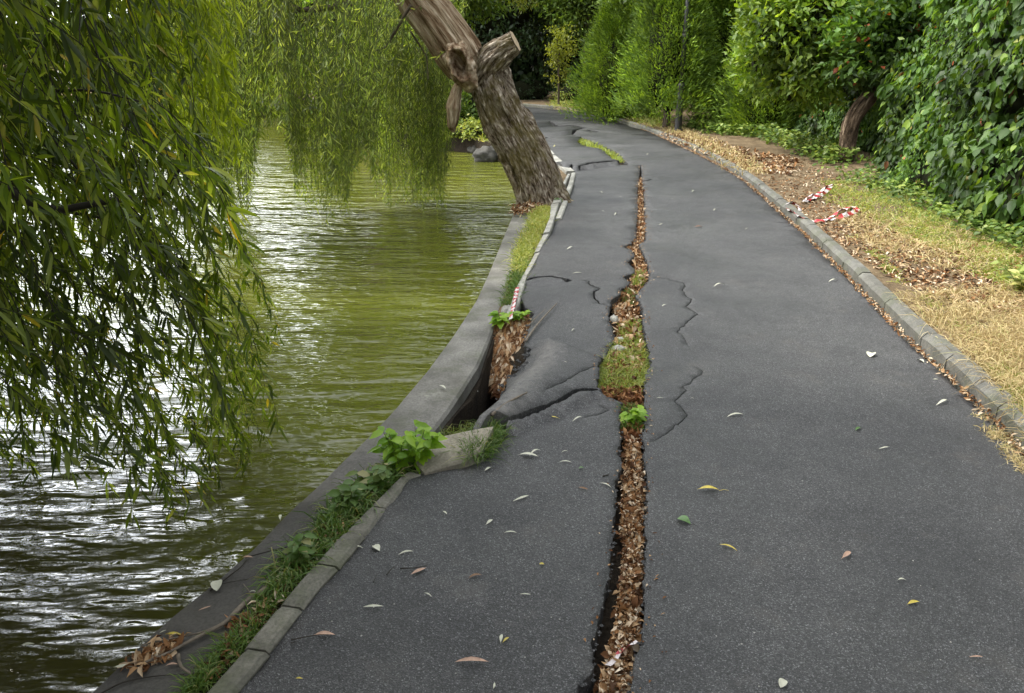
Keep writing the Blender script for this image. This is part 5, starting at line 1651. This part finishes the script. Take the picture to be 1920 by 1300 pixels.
for (x, y, l, a_, k, m_, lb_) in [
 (830, 727, 16, -25, 'leaf', 'white_leaf', "white leaf on the quay wall beside the pit"),
 (800, 745, 12, 0, 'slim', 'white_leaf', "faint sliver of leaf on the quay wall left of the pit"),
 (408, 1100, 20, 85, 'round', 'white_leaf', "cream oval leaf standing out on the dark quay"),
 (464, 1048, 26, 0, 'leaf', 'pink_leaf', "tan leaf on the quay near the water"),
 (230, 1254, 42, 3, 'leaf', 'white_leaf', "pale yellow leaf at the water's edge, bottom left"),
 (322, 1249, 32, 8, 'leaf', 'pink_leaf', "pale leaf below the fallen branch on the quay"),
 (325, 1193, 34, 0, 'leaf', 'yellow_leaf', "yellow leaf touching the fallen branch on the quay"),
 (306, 1187, 18, 25, 'slim', 'white_leaf', "small pale leaf left of the yellow one on the quay"),
 (385, 1143, 26, 20, 'slim', 'pink_leaf', "slim tan leaf in the middle of the quay"),
 (526, 973, 14, 80, 'leaf', 'white_leaf', "white pointed leaf at the upper quay edge in the grass"),
 (475, 1112, 18, 0, 'slim', 'white_leaf', "thin pale leaf beside the upper end of the fallen branch")]:
    fallen(x, y, l, a_, k, m_, lb_, z=WZ + .008, gz=WZ, group="leaves on the quay wall")
# floating leaf
fallen(52, 1211, 30, 5, 'leaf', 'white_leaf', "pale leaf floating on dark water at bottom left", z=WATER_Z + .002, gz=WATER_Z, group="floating leaves")

# ================================================================== TWIGS AND BRANCH
def stick(name, pts, r, label, z, mat='stick', cat="twig", jit=.0):
    q = smoothpath([P(a, b_, z + (c_[0] if c_ else 0)) for a, b_, *c_ in pts], 4)
    V, F = tube(q, np.linspace(r, r * .45, len(q)), 7)
    o = mesh(name, V, F, M[mat], None, True); return tag(o, label, cat)
stick("twig", [(546, 1200), (575, 1194), (606, 1189)], .0025, "dark twig touching the pinkish brown leaf", .006, 'twig')
stick("twig", [(545, 1206), (556, 1203)], .002, "short dark bit of twig left of the pinkish brown leaf", .006, 'twig')
stick("twig", [(750, 1066), (775, 1065), (800, 1061)], .0025, "dark twig above the curled brown and white leaf", .006, 'twig')
stick("twig", [(725, 1078), (733, 1068), (740, 1062)], .0022, "short slanting dark twig left of the curled leaf", .006, 'twig')
stick("twig", [(700, 1092), (708, 1075)], .0015, "faint thin twig nearest the kerb", .006, 'twig')
stick("twig", [(1130, 893), (1142, 890)], .003, "short dark twig by the crack on the left slab", .006, 'twig')
stick("stick", [(985, 640, .0), (1005, 612, .012), (1022, 592, .02), (1044, 569, .026)], .008, "straight grey stick lying on the slab above the pit", .01)
stick("stick", [(922, 778), (950, 756), (988, 736)], .009, "pale straight stick lying on the slab edge beside the pit", .095, 'stick')
stick("stick", [(990, 612, .0), (1004, 597, .005), (1022, 580, .012)], .004, "thin second stick beside the straight grey one", .02)
fbz = WZ + .014
root = empty("fallen_branch", tuple(P(400, 1190, fbz)), "dead grey branch lying across the quay at the bottom left", "branch")
def bpart(name, pts, r):
    q = smoothpath([P(a, b_, fbz + .005) for a, b_ in pts], 5)
    rad = np.linspace(r, r * .35, len(q)); 
    V, F, B = barktube(q, rad, 9, r * .15)
    return mesh(name, V, F, M['stick'], root, True)
bpart("main_stem", [(500, 1104), (470, 1122), (452, 1138), (440, 1150), (425, 1165), (400, 1180), (360, 1200), (320, 1222), (272, 1242)], .011)
bpart("side_shoot", [(420, 1168), (380, 1185), (330, 1196), (265, 1210)], .004)
bpart("side_shoot", [(334, 1228), (340, 1250), (356, 1262), (362, 1272)], .006)
bpart("side_shoot", [(440, 1150), (470, 1120), (456, 1095)], .003)
stick("twig", [(394, 1108), (430, 1080), (452, 1063), (462, 1050)], .003, "thin dark twig curving up beside the cream oval leaf", WZ + .01, 'twig')
stick("twig", [(394, 1100), (430, 1092), (465, 1086)], .002, "thin twig pointing right from the cream oval leaf", WZ + .01, 'twig')
stick("twig", [(190, 1300), (230, 1280), (290, 1268), (345, 1265)], .003, "thin curved twig in the bottom left corner of the quay", WZ + .01, 'twig')
stick("twig", [(460, 1046), (500, 1035), (545, 1024)], .003, "thin twig above the tan leaf on the quay", WZ + .01, 'twig')
p = sample_px([(230, 1250), (300, 1205), (345, 1195), (340, 1215), (270, 1255)], 130, WZ + .01)
litter("quay_litter", p, .04, .015, M['litter'], "curled brown leaves caught by the fallen branch on the quay", .5, rnd=R.uniform(.3, 1, 130))
p = sample_px([(430, 1180), (450, 1155), (475, 1165), (450, 1190)], 60, WZ + .01)
litter("quay_litter", p, .035, .014, M['litter_red'], "russet leaves under the upper end of the fallen branch", .5)

# ================================================================== WEEDS
def weed(px, py, z, h, n, lsz, label, mat='weed', spread=.12, lob=False):
    b_ = P(px, py, z)
    root = empty("leafy_weed", tuple(b_), label, "weed")
    V, F = [], []
    pos, dd, nn_ = [], [], []
    mb = MB()
    for k in range(n):
        a = R.uniform(0, 2 * PI); r = R.uniform(.2, 1) * spread; hh_ = h * R.uniform(.5, 1.05)
        s0 = b_; e = s0 + [math.cos(a) * r, math.sin(a) * r, hh_]
        q = smoothpath([s0, (s0 + e) / 2 + [0, 0, hh_ * .12], e], 4)
        v, f = tube(q, np.linspace(.003, .0012, len(q)), 5); mb.add(v, f)
        for t in np.linspace(.35, 1, 6):
            c = q[int(t * (len(q) - 1))]
            for _ in range(2):
                aa = R.uniform(0, 2 * PI); pos.append(c); dd.append([math.cos(aa), math.sin(aa), R.uniform(-.2, .5)]); nn_.append([R.normal() * .25, R.normal() * .25 - .3, 1])
    mb.build("stems_or_core", M['straw_twig'], root, True)
    m = len(pos)
    leaf_obj("leaves", np.array(pos), np.array(dd), np.array(nn_), lsz * R.uniform(.6, 1.2, m), lsz * .55 * R.uniform(.7, 1.2, m), M[mat], root, OVAL, droop=.3, fold=.12)
    return root
weed(782, 880, -.03, .20, 8, .07, "bright lime leafy weed growing at the corner of the beige block", spread=.10)
weed(748, 885, -.03, .19, 8, .06, "taller green weed just left of the lime one", 'weed', .08)
weed(700, 925, -.03, .13, 6, .06, "green weed among grass behind the upper near kerb", 'grass', .08)
weed(565, 1060, -.03, .12, 5, .05, "low green weed among grass behind the middle of the near kerb", 'grass', .07)
weed(655, 960, -.03, .12, 5, .06, "dark green weed at the edge of the quay wall grass", 'grass', .08)
weed(940, 610, -.03, .11, 2, .085, "broad-leaved lime weed left of the russet leaves at the pit", spread=.10)
weed(972, 600, -.01, .07, 3, .055, "lime weed on top of the russet leaves at the pit", spread=.08)
weed(1185, 795, -.03, .09, 5, .06, "vivid green weed in the crack below the russet leaves", spread=.04)
weed(1047, 386, -.03, .10, 4, .05, "small green weed between the split pale kerbs", 'grass', .06)
weed(1915, 550, .08, .25, 8, .08, "leafy green plant on the verge at the right edge", 'grass_lime', .2)
weed(1760, 345, .1, .9, 6, .10, "pale lime sprig standing out against the creeper wall", 'weed', .15)

# ================================================================== BARRIER TAPE
def tape(pts, z, label, w=.05, tilt=None, stripe=.1, name="barrier_tape"):
    q = smoothpath([P(a, b_, z + (c_[0] if c_ else 0)) for a, b_, *c_ in pts], 12)
    if z > .1:
        q = [np.array([c[0], c[1], verge_z(c[0], c[1]) + .022]) for c in q]
    V, A, F = [], [], []
    s = 0
    for i, c in enumerate(q):
        if i: s += np.linalg.norm(q[i] - q[i - 1])
        t = nrm(q[min(i + 1, len(q) - 1)] - q[max(i - 1, 0)])
        n_ = nrm(np.cross(t, [0, 0, 1.0]))
        tw = .35 + .35 * math.sin(s * 7) + .25 * math.sin(s * 19)
        up = np.array([0, 0, 1.0])
        dirv = n_ * math.cos(tw) + up * math.sin(tw)
        for e in (-.5, 0, .5):
            pt = c + dirv * w * e + up * (w * .5 * abs(math.sin(tw)) + .006 * math.sin(s * 60 + e * 6)); V.append(pt)
            A.append(.25 + .5 * ((s / stripe) % 1 > .5))
    for i in range(len(q) - 1):
        for e in range(2): F.append((i * 3 + e, i * 3 + e + 1, (i + 1) * 3 + e + 1, (i + 1) * 3 + e))
    o = mesh(name, V, F, M['tape'], None, False, {'along': np.array(A)})
    return tag(o, label, "tape", "discarded barrier tape")
tape([(1472, 377), (1492, 377), (1500, 386), (1480, 381), (1487, 392), (1505, 402), (1525, 405), (1545, 404), (1562, 398), (1580, 391), (1597, 384), (1608, 388), (1596, 396), (1575, 400), (1550, 402)], .14, "long crumpled red and white barrier tape curving over the earth behind the kerb", .055, stripe=.2)
tape([(1508, 371), (1520, 363), (1532, 357), (1545, 350), (1562, 344), (1552, 352), (1540, 360), (1522, 366), (1510, 372)], .14, "shorter looped red and white tape behind the long one", .05, stripe=.3)
tape([(1138, 1250), (1150, 1240), (1162, 1228), (1176, 1218), (1192, 1208)], -.02, "scrap of red and white tape stuffed in the near end of the crack", .03, stripe=.11)
tape([(957, 600), (962, 580), (966, 560), (970, 540)], .03, "faded scrap of red and white tape on the pale kerb above the pit", .03, stripe=.1)

print("objects", len(bpy.data.objects), "polys", sum(len(m.polygons) for m in bpy.data.meshes))
